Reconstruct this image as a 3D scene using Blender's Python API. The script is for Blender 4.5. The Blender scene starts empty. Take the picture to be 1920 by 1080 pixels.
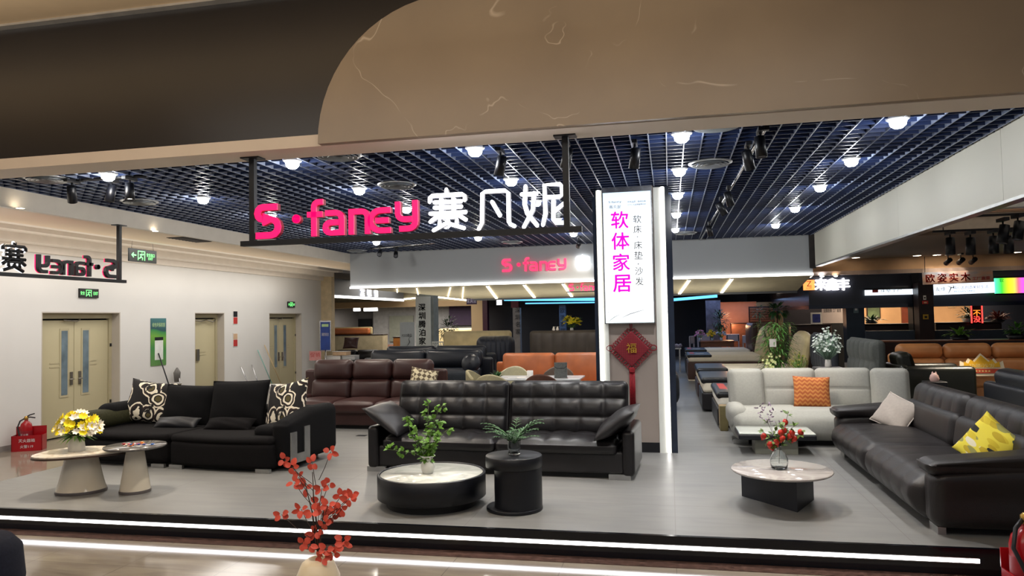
import bpy, bmesh, math, random
import numpy as np
from mathutils import Vector, Matrix, Euler

S = bpy.context.scene
COL = S.collection
PI = math.pi
rnd = random.Random(7)

# ------------------------------------------------------------------ camera
CAMH, FPX, YAW, PITCH, ROLL = 2.0, 1380.26, 12.025, 2.353, -1.111
_y, _p, _r = map(math.radians, (YAW, PITCH, ROLL))
_fw = Vector((-math.sin(_y) * math.cos(_p), math.cos(_y) * math.cos(_p), math.sin(_p)))
_r0 = Vector((math.cos(_y), math.sin(_y), 0)); _u0 = _r0.cross(_fw)
_rt = math.cos(_r) * _r0 + math.sin(_r) * _u0
_up = -math.sin(_r) * _r0 + math.cos(_r) * _u0
cam = bpy.data.cameras.new('camera')
cam.sensor_width = 36; cam.lens = 36 * FPX / 1920; cam.clip_start = .05; cam.clip_end = 200
cam_o = bpy.data.objects.new('camera', cam); COL.objects.link(cam_o)
cam_o.matrix_world = Matrix(((_rt.x, _up.x, -_fw.x, 0), (_rt.y, _up.y, -_fw.y, 0), (_rt.z, _up.z, -_fw.z, CAMH), (0, 0, 0, 1)))
S.camera = cam_o
def _ray(x, y): return _rt * ((x - 960) / FPX) - _up * ((y - 540) / FPX) + _fw
def gz(x, y, z):                       # photo pixel -> point of the plane at height z
    v = _ray(x, y); return Vector((0, 0, CAMH)) + v * ((z - CAMH) / v.z)
def gy(x, y, Y):
    v = _ray(x, y); return Vector((0, 0, CAMH)) + v * (Y / v.y)
def gx(x, y, X):
    v = _ray(x, y); return Vector((0, 0, CAMH)) + v * (X / v.x)

# ------------------------------------------------------------------ look, world
S.view_settings.view_transform = 'Standard'; S.view_settings.look = 'None'
S.view_settings.gamma = 1; S.view_settings.use_curve_mapping = False
S.view_settings.exposure = 0.45
S.cycles.use_denoising = True
S.cycles.max_bounces = 6; S.cycles.diffuse_bounces = 3; S.cycles.glossy_bounces = 3; S.cycles.transmission_bounces = 5
S.cycles.sample_clamp_indirect = 6
W = bpy.data.worlds.new('hall_ambience'); S.world = W; W.use_nodes = True
W.node_tree.nodes['Background'].inputs[0].default_value = (.93, .95, 1.0, 1)
W.node_tree.nodes['Background'].inputs[1].default_value = .19

def light(kind, name, loc, energy, col=(1, 1, 1), size=.1, rot=(0, 0, 0), **k):
    l = bpy.data.lights.new(name, kind); l.energy = energy; l.color = col
    if kind == 'AREA':
        l.shape = 'RECTANGLE'; l.size = size if not isinstance(size, tuple) else size[0]
        l.size_y = size if not isinstance(size, tuple) else size[1]
    else: l.shadow_soft_size = size
    if kind == 'SPOT': l.spot_size = k.get('angle', 2.2); l.spot_blend = k.get('blend', .9)
    o = bpy.data.objects.new(name, l); COL.objects.link(o); o.location = loc; o.rotation_euler = rot
    if k.get('aim') is not None:
        o.rotation_euler = (Vector(k['aim']) - Vector(loc)).to_track_quat('-Z', 'Y').to_euler()
    return o
# the mall concourse lamps above and behind the viewer, with added upward fill lamps
light('AREA', 'concourse_light', (-2, 1.2, 4.7), 175, (1, .94, .86), (9, 2.5))
light('AREA', 'concourse_light', (-9.3, 12.5, 3.4), 130, (1, .97, .93), (1.2, 12))
light('AREA', 'cornice_up_fill', (-9.5, 12.5, 2.5), 45, (1, .9, .76), (.3, 14), (PI, 0, 0))  # added fill aimed up at the left soffit, no fitting there
light('AREA', 'ceiling_up_fill', (-4, 4.0, 4.2), 80, (1, .91, .78), (10, .3), (PI, 0, 0))  # unseen lamp added to brighten the hall ceiling from below
light('AREA', 'concourse_light', (6.5, 13, 3.7), 60, (1, .9, .78), (4, 7))
light('AREA', 'canopy_up_fill', (-2.5, 18.7, 1.95), 22, (1, .93, .78), (9, .8), (PI, 0, 0))  # added mid-air fill that lifts the canopy underside, no real cove
light('AREA', 'concourse_light', (-3, 24, 3.0), 60, (.92, .95, 1), (10, 6))

# ------------------------------------------------------------------ colours and materials
def srgb(h):
    h = h.lstrip('#'); o = []
    for i in (0, 2, 4):
        c = int(h[i:i + 2], 16) / 255
        o.append(c / 12.92 if c <= .04045 else ((c + .055) / 1.055) ** 2.4)
    return tuple(o) + (1,)
_mc = {}
class NT:
    def __init__(s, name):
        s.m = bpy.data.materials.new(name); s.m.use_nodes = True; s.t = s.m.node_tree
        s.b = s.t.nodes['Principled BSDF']; s._tc = None
    def n(s, k, **kw):
        o = s.t.nodes.new(k)
        for a, b in kw.items(): setattr(o, a, b)
        return o
    def l(s, a, b): s.t.links.new(a, b)
    def tc(s, which='Object', scale=(1, 1, 1), rot=(0, 0, 0)):
        t = s.n('ShaderNodeTexCoord'); mp = s.n('ShaderNodeMapping'); s.l(t.outputs[which], mp.inputs[0])
        mp.inputs['Scale'].default_value = scale; mp.inputs['Rotation'].default_value = rot
        return mp.outputs[0]
    def noise(s, scale, detail=3, vec=None, dist=0):
        o = s.n('ShaderNodeTexNoise'); o.inputs['Scale'].default_value = scale; o.inputs['Detail'].default_value = detail
        o.inputs['Distortion'].default_value = dist
        s.l(vec if vec is not None else s.tc(), o.inputs['Vector']); return o.outputs['Fac']
    def ramp(s, fac, stops, interp='LINEAR'):
        o = s.n('ShaderNodeValToRGB'); e = o.color_ramp; e.interpolation = interp
        while len(e.elements) < len(stops): e.elements.new(.5)
        for el, (p, c) in zip(e.elements, stops): el.position = p; el.color = c
        s.l(fac, o.inputs[0]); return o.outputs[0]
    def math(s, op, a, b=None, c=None):
        o = s.n('ShaderNodeMath', operation=op)
        for i, x in enumerate((a, b, c)):
            if x is None: continue
            if isinstance(x, (int, float)): o.inputs[i].default_value = x
            else: s.l(x, o.inputs[i])
        return o.outputs[0]
    def bump(s, h, st, dist=.01):
        o = s.n('ShaderNodeBump'); o.inputs['Strength'].default_value = st; o.inputs['Distance'].default_value = dist
        s.l(h, o.inputs['Height']); s.l(o.outputs[0], s.b.inputs['Normal'])
    def set(s, **k):
        for a, v in k.items(): s.b.inputs[a.replace('_', ' ')].default_value = v
        return s
def M(name, hexc, rough=.5, metal=0., var=.12, ns=6, bump=0., bs=60, spec=.5, coat=0., trans=0., ior=1.45, stretch=(1, 1, 1)):
    if name in _mc: return _mc[name]
    t = NT(name); c = srgb(hexc) if isinstance(hexc, str) else tuple(hexc) + (1,)
    f = t.noise(ns, 3, t.tc('Object', stretch))
    lo = tuple(max(0, x * (1 - var)) for x in c[:3]) + (1,); hi = tuple(min(1, x * (1 + var)) for x in c[:3]) + (1,)
    t.l(t.ramp(f, [(.3, lo), (.7, hi)]), t.b.inputs['Base Color'])
    t.set(Roughness=rough, Metallic=metal)
    t.b.inputs['Specular IOR Level'].default_value = spec
    t.b.inputs['Coat Weight'].default_value = coat; t.b.inputs['Transmission Weight'].default_value = trans; t.b.inputs['IOR'].default_value = ior
    if bump: t.bump(t.noise(bs, 4, t.tc('Object', stretch)), bump)
    _mc[name] = t.m; return t.m
def E(name, col, st):
    if name in _mc: return _mc[name]
    t = NT(name); c = srgb(col) if isinstance(col, str) else tuple(col) + (1,)
    t.set(Base_Color=c, Roughness=.4); t.b.inputs['Emission Color'].default_value = c; t.b.inputs['Emission Strength'].default_value = st
    _mc[name] = t.m; return t.m
def leather(name, hexc, rough=.42, bump=.12, var=.15): return M(name, hexc, rough, var=var, ns=4, bump=bump, bs=140, spec=.5)
def fabric(name, hexc, rough=.9, var=.15, bs=350, bump=.35): return M(name, hexc, rough, var=var, ns=40, bump=bump, bs=bs, spec=.25)
def marble(name, base, vein, scale=3, rough=.12, thr=.06):
    if name in _mc: return _mc[name]
    t = NT(name); v = t.tc('Object')
    n1 = t.noise(scale, 5, v, 1.2); d = t.math('ABSOLUTE', t.math('SUBTRACT', n1, .5))
    t.l(t.ramp(d, [(0, srgb(vein)), (thr, srgb(base))]), t.b.inputs['Base Color']); t.set(Roughness=rough)
    _mc[name] = t.m; return t.m

# ------------------------------------------------------------------ mesh building
class MB:
    def __init__(s): s.v = []; s.f = []; s.sm = []
    def add(s, v, f, sm=False, X=None):
        b = len(s.v)
        for p in v:
            p = Vector(p); s.v.append(X @ p if X is not None else p)
        for q in f: s.f.append([i + b for i in q]); s.sm.append(sm)
        return s
    def box(s, x0, x1, y0, y1, z0, z1, X=None):
        v = [(x, y, z) for z in (z0, z1) for y in (y0, y1) for x in (x0, x1)]
        return s.add(v, [(0, 2, 3, 1), (4, 5, 7, 6), (0, 1, 5, 4), (2, 6, 7, 3), (0, 4, 6, 2), (1, 3, 7, 5)], False, X)
    def cbox(s, c, d, X=None):
        return s.box(c[0] - d[0] / 2, c[0] + d[0] / 2, c[1] - d[1] / 2, c[1] + d[1] / 2, c[2] - d[2] / 2, c[2] + d[2] / 2, X)
    def lathe(s, prof, n=32, c=(0, 0, 0), cap=(True, True), sx=1, sy=1, X=None, sm=True):
        v = []; f = []
        for r, z in prof:
            for i in range(n):
                a = 2 * PI * i / n; v.append((c[0] + sx * r * math.cos(a), c[1] + sy * r * math.sin(a), c[2] + z))
        for j in range(len(prof) - 1):
            for i in range(n): f.append((j * n + i, j * n + (i + 1) % n, (j + 1) * n + (i + 1) % n, (j + 1) * n + i))
        s.add(v, f, sm, X)
        if cap[0]: s.add(v[:n], [list(range(n))[::-1]], False, X)
        if cap[1]: s.add(v[-n:], [list(range(n))], False, X)
        return s
    def tube(s, pts, r, n=8, cap=True, X=None, flat=1.):
        pts = [Vector(p) for p in pts]; R = r if isinstance(r, (list, tuple)) else [r] * len(pts)
        v = []; f = []; up = None
        for i, p in enumerate(pts):
            d = (pts[min(i + 1, len(pts) - 1)] - pts[max(i - 1, 0)]).normalized()
            if up is None: up = Vector((0, 0, 1)) if abs(d.z) < .9 else Vector((0, 1, 0))
            a = d.cross(up).normalized(); b = a.cross(d).normalized(); up = b
            for k in range(n):
                t = 2 * PI * k / n; v.append(p + a * (R[i] * math.cos(t)) + b * (R[i] * flat * math.sin(t)))
        for j in range(len(pts) - 1):
            for k in range(n): f.append((j * n + k, j * n + (k + 1) % n, (j + 1) * n + (k + 1) % n, (j + 1) * n + k))
        if cap: f.append(list(range(n))[::-1]); f.append([(len(pts) - 1) * n + k for k in range(n)])
        return s.add(v, f, True, X)
    def prism(s, poly, z0, z1, X=None, sm=False):
        n = len(poly); v = [(x, y, z0) for x, y in poly] + [(x, y, z1) for x, y in poly]
        f = [(i, (i + 1) % n, n + (i + 1) % n, n + i) for i in range(n)]
        s.add(v, f, sm, X); s.add(v[:n], [list(range(n))[::-1]], False, X); return s.add(v[n:], [list(range(n))], False, X)
    def soft(s, c, d, r=.05, seg=(8, 8, 8), fn=None, X=None):
        """rounded box centred on c, size d; fn(P, Q) reshapes (P local points, Q lattice coords -1..1)"""
        h = np.array(d, float) / 2; r = min(r, h.min() * .98)
        ax = []
        for k in range(3):
            m = max(1, seg[k]); i = h[k] - r; t = [math.tan(math.radians(q)) for q in (45, 30, 15)]
            ax.append(np.array([-(i + r * q) for q in t] + list(np.linspace(-i, i, m + 1)) + [i + r * q for q in t[::-1]]))
        N = [len(a) for a in ax]; idx = {}; P = []
        def vid(i, j, k):
            q = (i, j, k)
            if q not in idx: idx[q] = len(P); P.append((ax[0][i], ax[1][j], ax[2][k]))
            return idx[q]
        F = []
        for a, b, o in ((0, 1, 2), (1, 2, 0), (2, 0, 1)):
            for side in (0, N[o] - 1):
                for i in range(N[a] - 1):
                    for j in range(N[b] - 1):
                        q = []
                        for di, dj in ((0, 0), (1, 0), (1, 1), (0, 1)):
                            ii = [0, 0, 0]; ii[a] = i + di; ii[b] = j + dj; ii[o] = side; q.append(vid(*ii))
                        F.append(q if side else q[::-1])
        P = np.array(P); inner = np.clip(P, -(h - r), h - r); n = P - inner
        n /= np.maximum(np.linalg.norm(n, axis=1, keepdims=True), 1e-9); P2 = inner + n * r
        if fn is not None: P2 = fn(P2.copy(), P / h, n)
        P2 = P2 + np.array(c)
        return s.add([tuple(p) for p in P2], F, True, X)
    def build(s, name, mat, parent=None, X=None):
        me = bpy.data.meshes.new(name); me.from_pydata([tuple(p) for p in s.v], [], s.f)
        me.polygons.foreach_set('use_smooth', s.sm); me.materials.append(mat); me.update()
        o = bpy.data.objects.new(name, me); COL.objects.link(o)
        if parent is not None: o.parent = parent
        if X is not None: o.matrix_local = X
        return o
def tag(o, label, cat, group=None, kind=None):
    o['label'] = label; o['category'] = cat
    if group: o['group'] = group
    if kind: o['kind'] = kind
    return o
def T(name, label, cat, loc=(0, 0, 0), rz=0, group=None, rot=None):
    o = bpy.data.objects.new(name, None); COL.objects.link(o); o.location = loc
    o.rotation_euler = rot if rot is not None else (0, 0, rz); o.empty_display_size = .1
    return tag(o, label, cat, group)
def ST(name, mb, mat):
    o = mb.build(name, mat); o['kind'] = 'structure'; return o
def copy_thing(o, loc=None, rz=None, label=None, rot=None):
    c = o.copy(); COL.objects.link(c)
    if loc is not None: c.location = loc
    if rz is not None: c.rotation_euler = (0, 0, rz)
    if rot is not None: c.rotation_euler = rot
    if label: c['label'] = label
    for ch in o.children:
        d = ch.copy(); COL.objects.link(d); d.parent = c
        for g in ch.children:
            e = g.copy(); COL.objects.link(e); e.parent = d
    return c
def TR(x=0, y=0, z=0, rx=0, ry=0, rz=0): return Matrix.Translation((x, y, z)) @ Euler((rx, ry, rz)).to_matrix().to_4x4()
FACE_FRONT = (PI / 2, 0, 0)          # text standing upright, read from -Y
def text(body, h, mat, name, parent, loc, rot=FACE_FRONT, ext=.004, bold=0., width=None, align='CENTER', space=1., vertical=False, kind='lettering'):
    cu = bpy.data.curves.new(name, 'FONT'); cu.body = body if not vertical else '\n'.join(body)
    cu.size = 1; cu.align_x = align; cu.align_y = 'CENTER'; cu.extrude = 0; cu.space_character = space
    cu.resolution_u = 3
    to = bpy.data.objects.new(name, cu); COL.objects.link(to)
    dg = bpy.context.evaluated_depsgraph_get(); dg.update()
    me = bpy.data.meshes.new_from_object(to.evaluated_get(dg)); bpy.data.objects.remove(to)
    co = np.array([v.co for v in me.vertices])
    if len(co) == 0: return None
    lo, hi = co.min(0), co.max(0); sz = hi - lo; sy = h / max(sz[1], 1e-6); sx = sy if width is None else width / max(sz[0], 1e-6)
    me.transform(Matrix.Diagonal((sx, sy, 1, 1)) @ Matrix.Translation((-(lo[0] + hi[0]) / 2, -(lo[1] + hi[1]) / 2, 0)))
    if ext:
        bm = bmesh.new(); bm.from_mesh(me); g = bmesh.ops.extrude_face_region(bm, geom=bm.faces[:])
        for e in g['geom']:
            if isinstance(e, bmesh.types.BMVert): e.co.z += ext
        bmesh.ops.recalc_face_normals(bm, faces=bm.faces); bm.to_mesh(me); bm.free()
    if bold:
        bm = bmesh.new()
        for dx, dy in ((0, 0), (bold, 0), (-bold, 0), (0, bold), (0, -bold)):
            k = len(bm.verts); bm.from_mesh(me); bm.verts.ensure_lookup_table()
            for v in bm.verts[k:]: v.co.x += dx * h; v.co.y += dy * h
        bm.to_mesh(me); bm.free()
    me.materials.clear(); me.materials.append(mat); me.name = name
    o = bpy.data.objects.new(name, me); COL.objects.link(o); o.parent = parent; o.location = loc; o.rotation_euler = rot
    return o
def stroke(mb, pts, w, z0, z1, rounds=6, cap=True, X=None):
    """flat stroke of width w along a 2D path, as a solid from z0 to z1"""
    P = [Vector((p[0], p[1])) for p in pts]; L = []; R = []
    for i, p in enumerate(P):
        a = (P[i] - P[i - 1]).normalized() if i else (P[1] - P[0]).normalized()
        b = (P[i + 1] - P[i]).normalized() if i < len(P) - 1 else a
        n = Vector((-(a + b).y, (a + b).x)); n = n.normalized() if n.length > 1e-6 else Vector((-a.y, a.x))
        k = 1 / max(.5, n.dot(Vector((-a.y, a.x))))
        L.append(p + n * (w / 2 * k)); R.append(p - n * (w / 2 * k))
    poly = [tuple(q) for q in R] 
    if cap:
        d = (P[-1] - P[-2]).normalized(); a0 = math.atan2(-d.x, d.y) 
        a0 = math.atan2((R[-1] - P[-1]).y, (R[-1] - P[-1]).x)
        poly += [(P[-1].x + w / 2 * math.cos(a0 + PI * t / rounds), P[-1].y + w / 2 * math.sin(a0 + PI * t / rounds)) for t in range(1, rounds)]
    poly += [tuple(q) for q in L[::-1]]
    if cap:
        a0 = math.atan2((L[0] - P[0]).y, (L[0] - P[0]).x)
        poly += [(P[0].x + w / 2 * math.cos(a0 + PI * t / rounds), P[0].y + w / 2 * math.sin(a0 + PI * t / rounds)) for t in range(1, rounds)]
    n = len(P)
    # quads keep concave strokes clean
    v = [(q.x, q.y, z) for z in (z0, z1) for q in R + L]; f = []
    for i in range(n - 1):
        f += [(i, i + 1, n + i + 1, n + i)[::-1], (2 * n + i, 2 * n + i + 1, 3 * n + i + 1, 3 * n + i),
              (i, i + 1, 2 * n + i + 1, 2 * n + i), (n + i + 1, n + i, 3 * n + i, 3 * n + i + 1)]
    f += [(0, n, 3 * n, 2 * n)[::-1], (n - 1, 2 * n - 1, 4 * n - 1, 3 * n - 1)]
    mb.add(v, f, False, X)
    if cap:
        for q in (P[0], P[-1]):
            mb.prism([(q.x + w / 2 * math.cos(2 * PI * t / 12), q.y + w / 2 * math.sin(2 * PI * t / 12)) for t in range(12)], z0 + 1e-4, z1 - 1e-4, X)
def arc(cx, cy, r, a0, a1, n=8, ry=None):
    ry = r if ry is None else ry
    return [(cx + r * math.cos(math.radians(a0 + (a1 - a0) * t / n)), cy + ry * math.sin(math.radians(a0 + (a1 - a0) * t / n))) for t in range(n + 1)]
def quilt(u, v, nu, nv, p=.35):
    return (np.abs(np.sin(PI * u * nu)) ** p) * (np.abs(np.sin(PI * v * nv)) ** p if nv else 1)
def pillow(mb, w, h, t, n=16, X=None, wr=.006, seed=0, ear=.06):
    """a stuffed cushion standing in the XZ plane, its middle at the origin"""
    rg = random.Random(seed); ph = [rg.uniform(0, 6) for _ in range(6)]
    v = []; f = []; ids = {}
    for side in (1, -1):
        for i in range(n + 1):
            for j in range(n + 1):
                u = -1 + 2 * i / n; q = -1 + 2 * j / n; rim = i in (0, n) or j in (0, n)
                if rim and side == -1: ids[(side, i, j)] = ids[(1, i, j)]; continue
                pin = 1 - ear * (1 - q * q) * abs(u) ** 3; pin2 = 1 - ear * (1 - u * u) * abs(q) ** 3
                th = t / 2 * (max(0, 1 - abs(u) ** 2.6) * max(0, 1 - abs(q) ** 2.6)) ** .55
                th += wr * math.sin(5 * u + ph[0] + 3 * q) * math.sin(4 * q + ph[1]) * (0 if rim else 1)
                ids[(side, i, j)] = len(v); v.append((u * w / 2 * pin, -side * th, q * h / 2 * pin2))
        for i in range(n):
            for j in range(n):
                q = [ids[(side, i, j)], ids[(side, i + 1, j)], ids[(side, i + 1, j + 1)], ids[(side, i, j + 1)]]
                f.append(q if side == 1 else q[::-1])
    return mb.add(v, f, True, X)
def leaf(mb, base, d, up, L, w, bend=.25, n=4, tip=.5, rnd=1.):
    """a leaf blade from base along d"""
    d = Vector(d).normalized(); up = Vector(up); sd = d.cross(up)
    if sd.length < 1e-3: sd = d.cross(Vector((1, .2, 0)))
    sd.normalize(); nn = sd.cross(d).normalized(); v = []; f = []
    for i in range(n + 1):
        t = i / n; ww = w / 2 * math.sin(PI * min(1, .08 + .92 * t) ** (1 / (2 * tip + .2)) ) ** rnd if i < n else 0
        c = Vector(base) + d * (L * t) - nn * (bend * L * t * t)
        v += [c - sd * ww + nn * ww * .25, c, c + sd * ww + nn * ww * .25]
    for i in range(n):
        a = 3 * i; f += [(a, a + 1, a + 4, a + 3), (a + 1, a + 2, a + 5, a + 4)]
    return mb.add(v, f, True)

# ================================================================== THE SETTING
GRID_Z, FX_L, FX_R, Y0, Y1 = 3.72, -7.9, 3.15, 6.0, 17.4     # grid ceiling height and the fascias around it
PLAT = .2                                                     # platform height
def tile_mat(name, base, streak, rough, sx, sy, grout, bumpy=0.):
    t = NT(name); v = t.tc('Object')
    n = t.noise(1.6, 5, t.tc('Object', (1.0, 5.0, 1), (0, 0, .5)), .6)
    c = t.ramp(n, [(.3, srgb(base)), (.72, srgb(streak))])
    br = t.n('ShaderNodeTexBrick'); br.offset = 0; t.l(v, br.inputs['Vector'])
    br.inputs['Scale'].default_value = 1; br.inputs['Brick Width'].default_value = sx; br.inputs['Row Height'].default_value = sy
    br.inputs['Mortar Size'].default_value = .004; br.inputs['Mortar'].default_value = srgb(grout)
    t.l(c, br.inputs['Color1']); t.l(c, br.inputs['Color2']); t.l(br.outputs[0], t.b.inputs['Base Color'])
    t.set(Roughness=rough); return t.m
m_mall = tile_mat('polished_hall_tile', '#8f8576', '#756b60', .1, .9, .9, '#6f675d')
m_plat = tile_mat('matt_grey_floor_slab', '#7f7f7d', '#737372', .36, 1.8, 3.6, '#6a6765')
m_white = M('white_wall_paint', '#d6d4d0', .75, var=.03, ns=.8)
m_cream = M('cream_board', '#e0d2c2', .6, var=.04, ns=1)
m_soff = M('warm_white_soffit', '#d6c3aa', .7, var=.03, ns=1)
m_greyhdr = M('pale_grey_fascia_paint', '#a9adb0', .7, var=.03, ns=.5)
m_fasc = M('ivory_fascia_panel', '#c4c3b6', .55, var=.03, ns=.7)
m_black = M('black_gloss_panel', '#0b0c11', .12, var=.2, ns=2)
m_blk = M('black_metal', '#101116', .45, var=.2, ns=8)
m_navy = M('navy_painted_metal', '#1f2b4b', .4, var=.15, ns=1.5)
m_void = M('dark_roof_void', '#0a0d16', .9, var=.3, ns=1)
m_roof = M('navy_roof_void', '#0c1324', .9, var=.3, ns=1)
m_chrome = M('brushed_steel', '#b9b9ba', .25, 1., var=.08, ns=30)
m_led = E('white_led_strip', (1, .97, .93), 4.2)
m_ledc = E('cool_led_strip', (.93, .94, 1), 7)
m_ledw = E('warm_led_strip', (1, .9, .7), 2.6)
m_bulb = E('lamp_glass', (.93, .97, 1), 26)
m_bulbw = E('warm_lamp_glass', (1, .83, .6), 14)

ST('floor', MB().box(-16, 16, -3, 40, -.1, 0), m_mall)
ST('floor', MB().box(-7.75, 16, 6.24, 40, .002, PLAT), m_plat)
ST('trim_riser', MB().box(-7.77, 16, 6.2, 6.238, 0, PLAT + .003), m_black)
m_brown = M('brown_marble_border', '#49362f', .15, var=.6, ns=22)
ST('trim_border', MB().box(-7.8, 16, 6.04, 6.2, .0, .004), m_brown)
ls = T('led_strip', 'long white light strip along the black front edge of the platform', 'light strip', (-2.2, 6.19, .115))
MB().box(-5.57, 4.42, -.003, .008, -.014, .014).build('diffuser', m_ledc, ls)
MB().box(-5.57, 4.42, .002, .012, -.022, .022).build('channel', m_chrome, ls)

# left wall with three doors
WX = -10.61
m_dcream = M('cream_fire_door', '#bdb391', .45, var=.05, ns=1)
m_dframe = M('cream_door_frame', '#b5ab8b', .5, var=.05, ns=2)
m_reveal = M('grey_plaster_reveal', '#bdb5aa', .7, var=.05, ns=2)
doors = [(10.75, 12.62, 2.27), (14.95, 16.1, 2.27), (18.15, 19.95, 2.27)]
wb = MB(); ys = 4.0
for a, b, h in doors: wb.box(WX - .3, WX, ys, a, 0, 4.2); wb.box(WX - .3, WX, a, b, h, 4.2); ys = b
wb.box(WX - .3, WX, ys, 21.2, 0, 4.2); ST('wall_left', wb, m_white)
ST('wall_left', MB().box(WX - .02, WX + .35, 21.2, 21.42, 0, 3.6), M('beige_column_paint', '#c9b694', .7))
ST('baseboard_left', MB().box(WX, WX + .012, 4, 10.72, 0, .09).box(WX, WX + .012, 12.65, 14.9, 0, .09).box(WX, WX + .012, 16.15, 18.1, 0, .09), M('grey_skirting', '#8b8783', .5))
m_dglass = M('dim_door_glass', '#6f7f88', .08, var=.3, ns=3, coat=.4)
m_lock = M('dull_steel', '#8f8a80', .35, .9)
def leafdoor(t, y0, y1, x, glass, hs):
    d = MB().soft(((x - .03), (y0 + y1) / 2, 1.07), (.05, y1 - y0 - .01, 2.1), .006, (1, 2, 2)).build('door_leaf', m_dcream, t)
    if glass:
        g0, g1 = glass
        MB().box(x - .005, x + .004, g0 - .035, g1 + .035, .72, 1.97).build('glass_frame', m_dframe, d)
        MB().box(x + .004, x + .007, g0, g1, .76, 1.93).build('glass_pane', m_dglass, d)
    for s in (0, 1): MB().box(x - .005, x + .002, (y0 + y1) / 2 - .13, (y0 + y1) / 2 + .13, 1.27 + .07 * s, 1.29 + .07 * s).build('embossed_bar', m_dframe, d)
    if hs:
        MB().box(x - .004, x + .012, hs - .03, hs + .03, .93, 1.17).build('lock_plate', m_lock, d)
        MB().tube([(x + .01, hs, 1.04), (x + .06, hs, 1.04), (x + .065, hs - .1, 1.04)], .011).build('handle', m_lock, d)
    return d
for k, (a, b, h) in enumerate(doors):
    t = bpy.data.objects.new('door_%d' % (k + 1), None); COL.objects.link(t); t['kind'] = 'structure'
    fx = WX - .2
    MB().box(fx - .04, WX - .001, a + .001, a + .02, 0, h - .001).box(fx - .04, WX - .001, b - .02, b - .001, 0, h - .001).box(fx - .04, WX - .001, a + .02, b - .02, h - .02, h - .001).build('reveal', m_reveal, t)
    MB().box(fx - .05, fx + .02, a + .02, a + .09, 0, h - .02).box(fx - .05, fx + .02, b - .09, b - .02, 0, h - .02).box(fx - .05, fx + .02, a + .09, b - .09, h - .12, h - .02).build('door_frame', m_dframe, t)
    if k == 1:
        leafdoor(t, a + .09, b - .09, fx, None, 0)
        MB().box(fx - .005, fx + .03, a + .32, a + .42, 1.15, 1.42).build('push_plate', m_lock, t)
        MB().tube([(fx + .05, a + .14, 2.1), (fx + .09, a + .4, 2.07), (fx + .05, a + .62, 2.1)], .014).tube([(fx + .05, b - .5, 2.1), (fx + .09, b - .3, 2.05), (fx + .05, b - .14, 2.1)], .014).build('door_closer', m_lock, t)
    else:
        mid = (a + b) / 2
        leafdoor(t, a + .09, mid, fx, (mid - .3, mid - .16), mid - .07)
        leafdoor(t, mid, b - .09, fx, (mid + .2, mid + .34), mid + .13)
        MB().tube([(fx + .03, mid - .28, 2.12), (fx + .07, mid - .02, 2.1), (fx + .03, mid + .1, 2.13)], .012).build('door_closer', m_lock, t)
        MB().box(fx + .018, fx + .03, b - .075, b - .035, 1.6, 1.66).box(fx + .018, fx + .03, b - .075, b - .035, .5, .56).build('hinge', m_blk, t)
    MB().box(fx - .3, fx - .09, a, b, 0, h).build('door_back', m_void, t)

# soffit and stepped cornice above the wall
ST('ceiling_left', MB().box(-8.98, FX_L - .085, 4, 21.4, 3.48, 3.52).box(-10.9, -8.9, 4, 21.4, 3.95, 4.0), m_soff)
cor = MB()
for x0, x1, z0, z1 in ((-9.25, -9.02, 3.5, 3.56), (-9.6, -9.2, 3.56, 3.6), (-9.95, -9.55, 3.6, 3.95), (-10.3, -9.9, 3.53, 3.6), (-10.61, -10.2, 3.4, 3.54), (-10.61, -10.52, 3.28, 3.4)):
    cor.box(x0, x1, 4, 21.25, z0, z1)
ST('trim_cornice', cor, M('white_cornice', '#d8cfc4', .7, var=.03))
# fascias
ST('trim_left_fascia', MB().box(FX_L - .08, FX_L, 6.1, 17.45, 3.48, 3.74), M('white_fascia_paint', '#d2cbbf', .65, var=.03))
rf = MB()
for a, b in ((5.2, 7.82), (7.825, 11.1), (11.103, 14.2), (14.203, 17.1)): rf.box(FX_R, FX_R + .09, a, b, 3.03, 3.74)
ST('trim_right_fascia', rf, m_fasc)
ST('trim_fascia_edge', MB().box(FX_R - .003, FX_R + .12, 5.2, 17.1, 3.0, 3.03), M('aluminium_edge', '#8d8d8a', .3, .8))
ST('wall_back_header', MB().box(FX_L, FX_R, Y1, Y1 + .14, 2.85, 3.9), m_greyhdr)
ST('trim_corner_post', MB().box(FX_R - .07, FX_R + .06, Y1 - .05, Y1 - .005, 2.98, 3.74), M('dark_wood_post', '#2a2420', .5, var=.4))
hl = T('led_strip', 'white light line along the bottom edge of the grey back header', 'light strip', (-2.4, Y1 - .01, 2.85))
MB().box(-5.5, 5.55, -.03, .009, -.024, .022).build('diffuser', m_led, hl)

# open-cell grid ceiling: lattice and the void above
gb = MB(); gr_ = MB(); ch = .06
n = 0; x = FX_L
while x < FX_R: gr_.box(x, x + .011, Y0 + .04, Y1, GRID_Z - .002, GRID_Z + ch - .012); x += .172
y = Y0 + .05
while y < Y1: gb.box(FX_L, FX_R, y, y + .012, GRID_Z, GRID_Z + ch); y += .172
ST('ceiling_grid', gb, m_navy); ST('ceiling_runners', gr_, M('runner_painted_lit', '#6f7990', .35, var=.1, ns=2))  # runners coloured paler than the lattice to stand for their lit lower edges
ST('ceiling', MB().box(FX_L - .2, FX_R + .2, 6.02, 17.6, 4.3, 4.35), m_roof)

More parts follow.
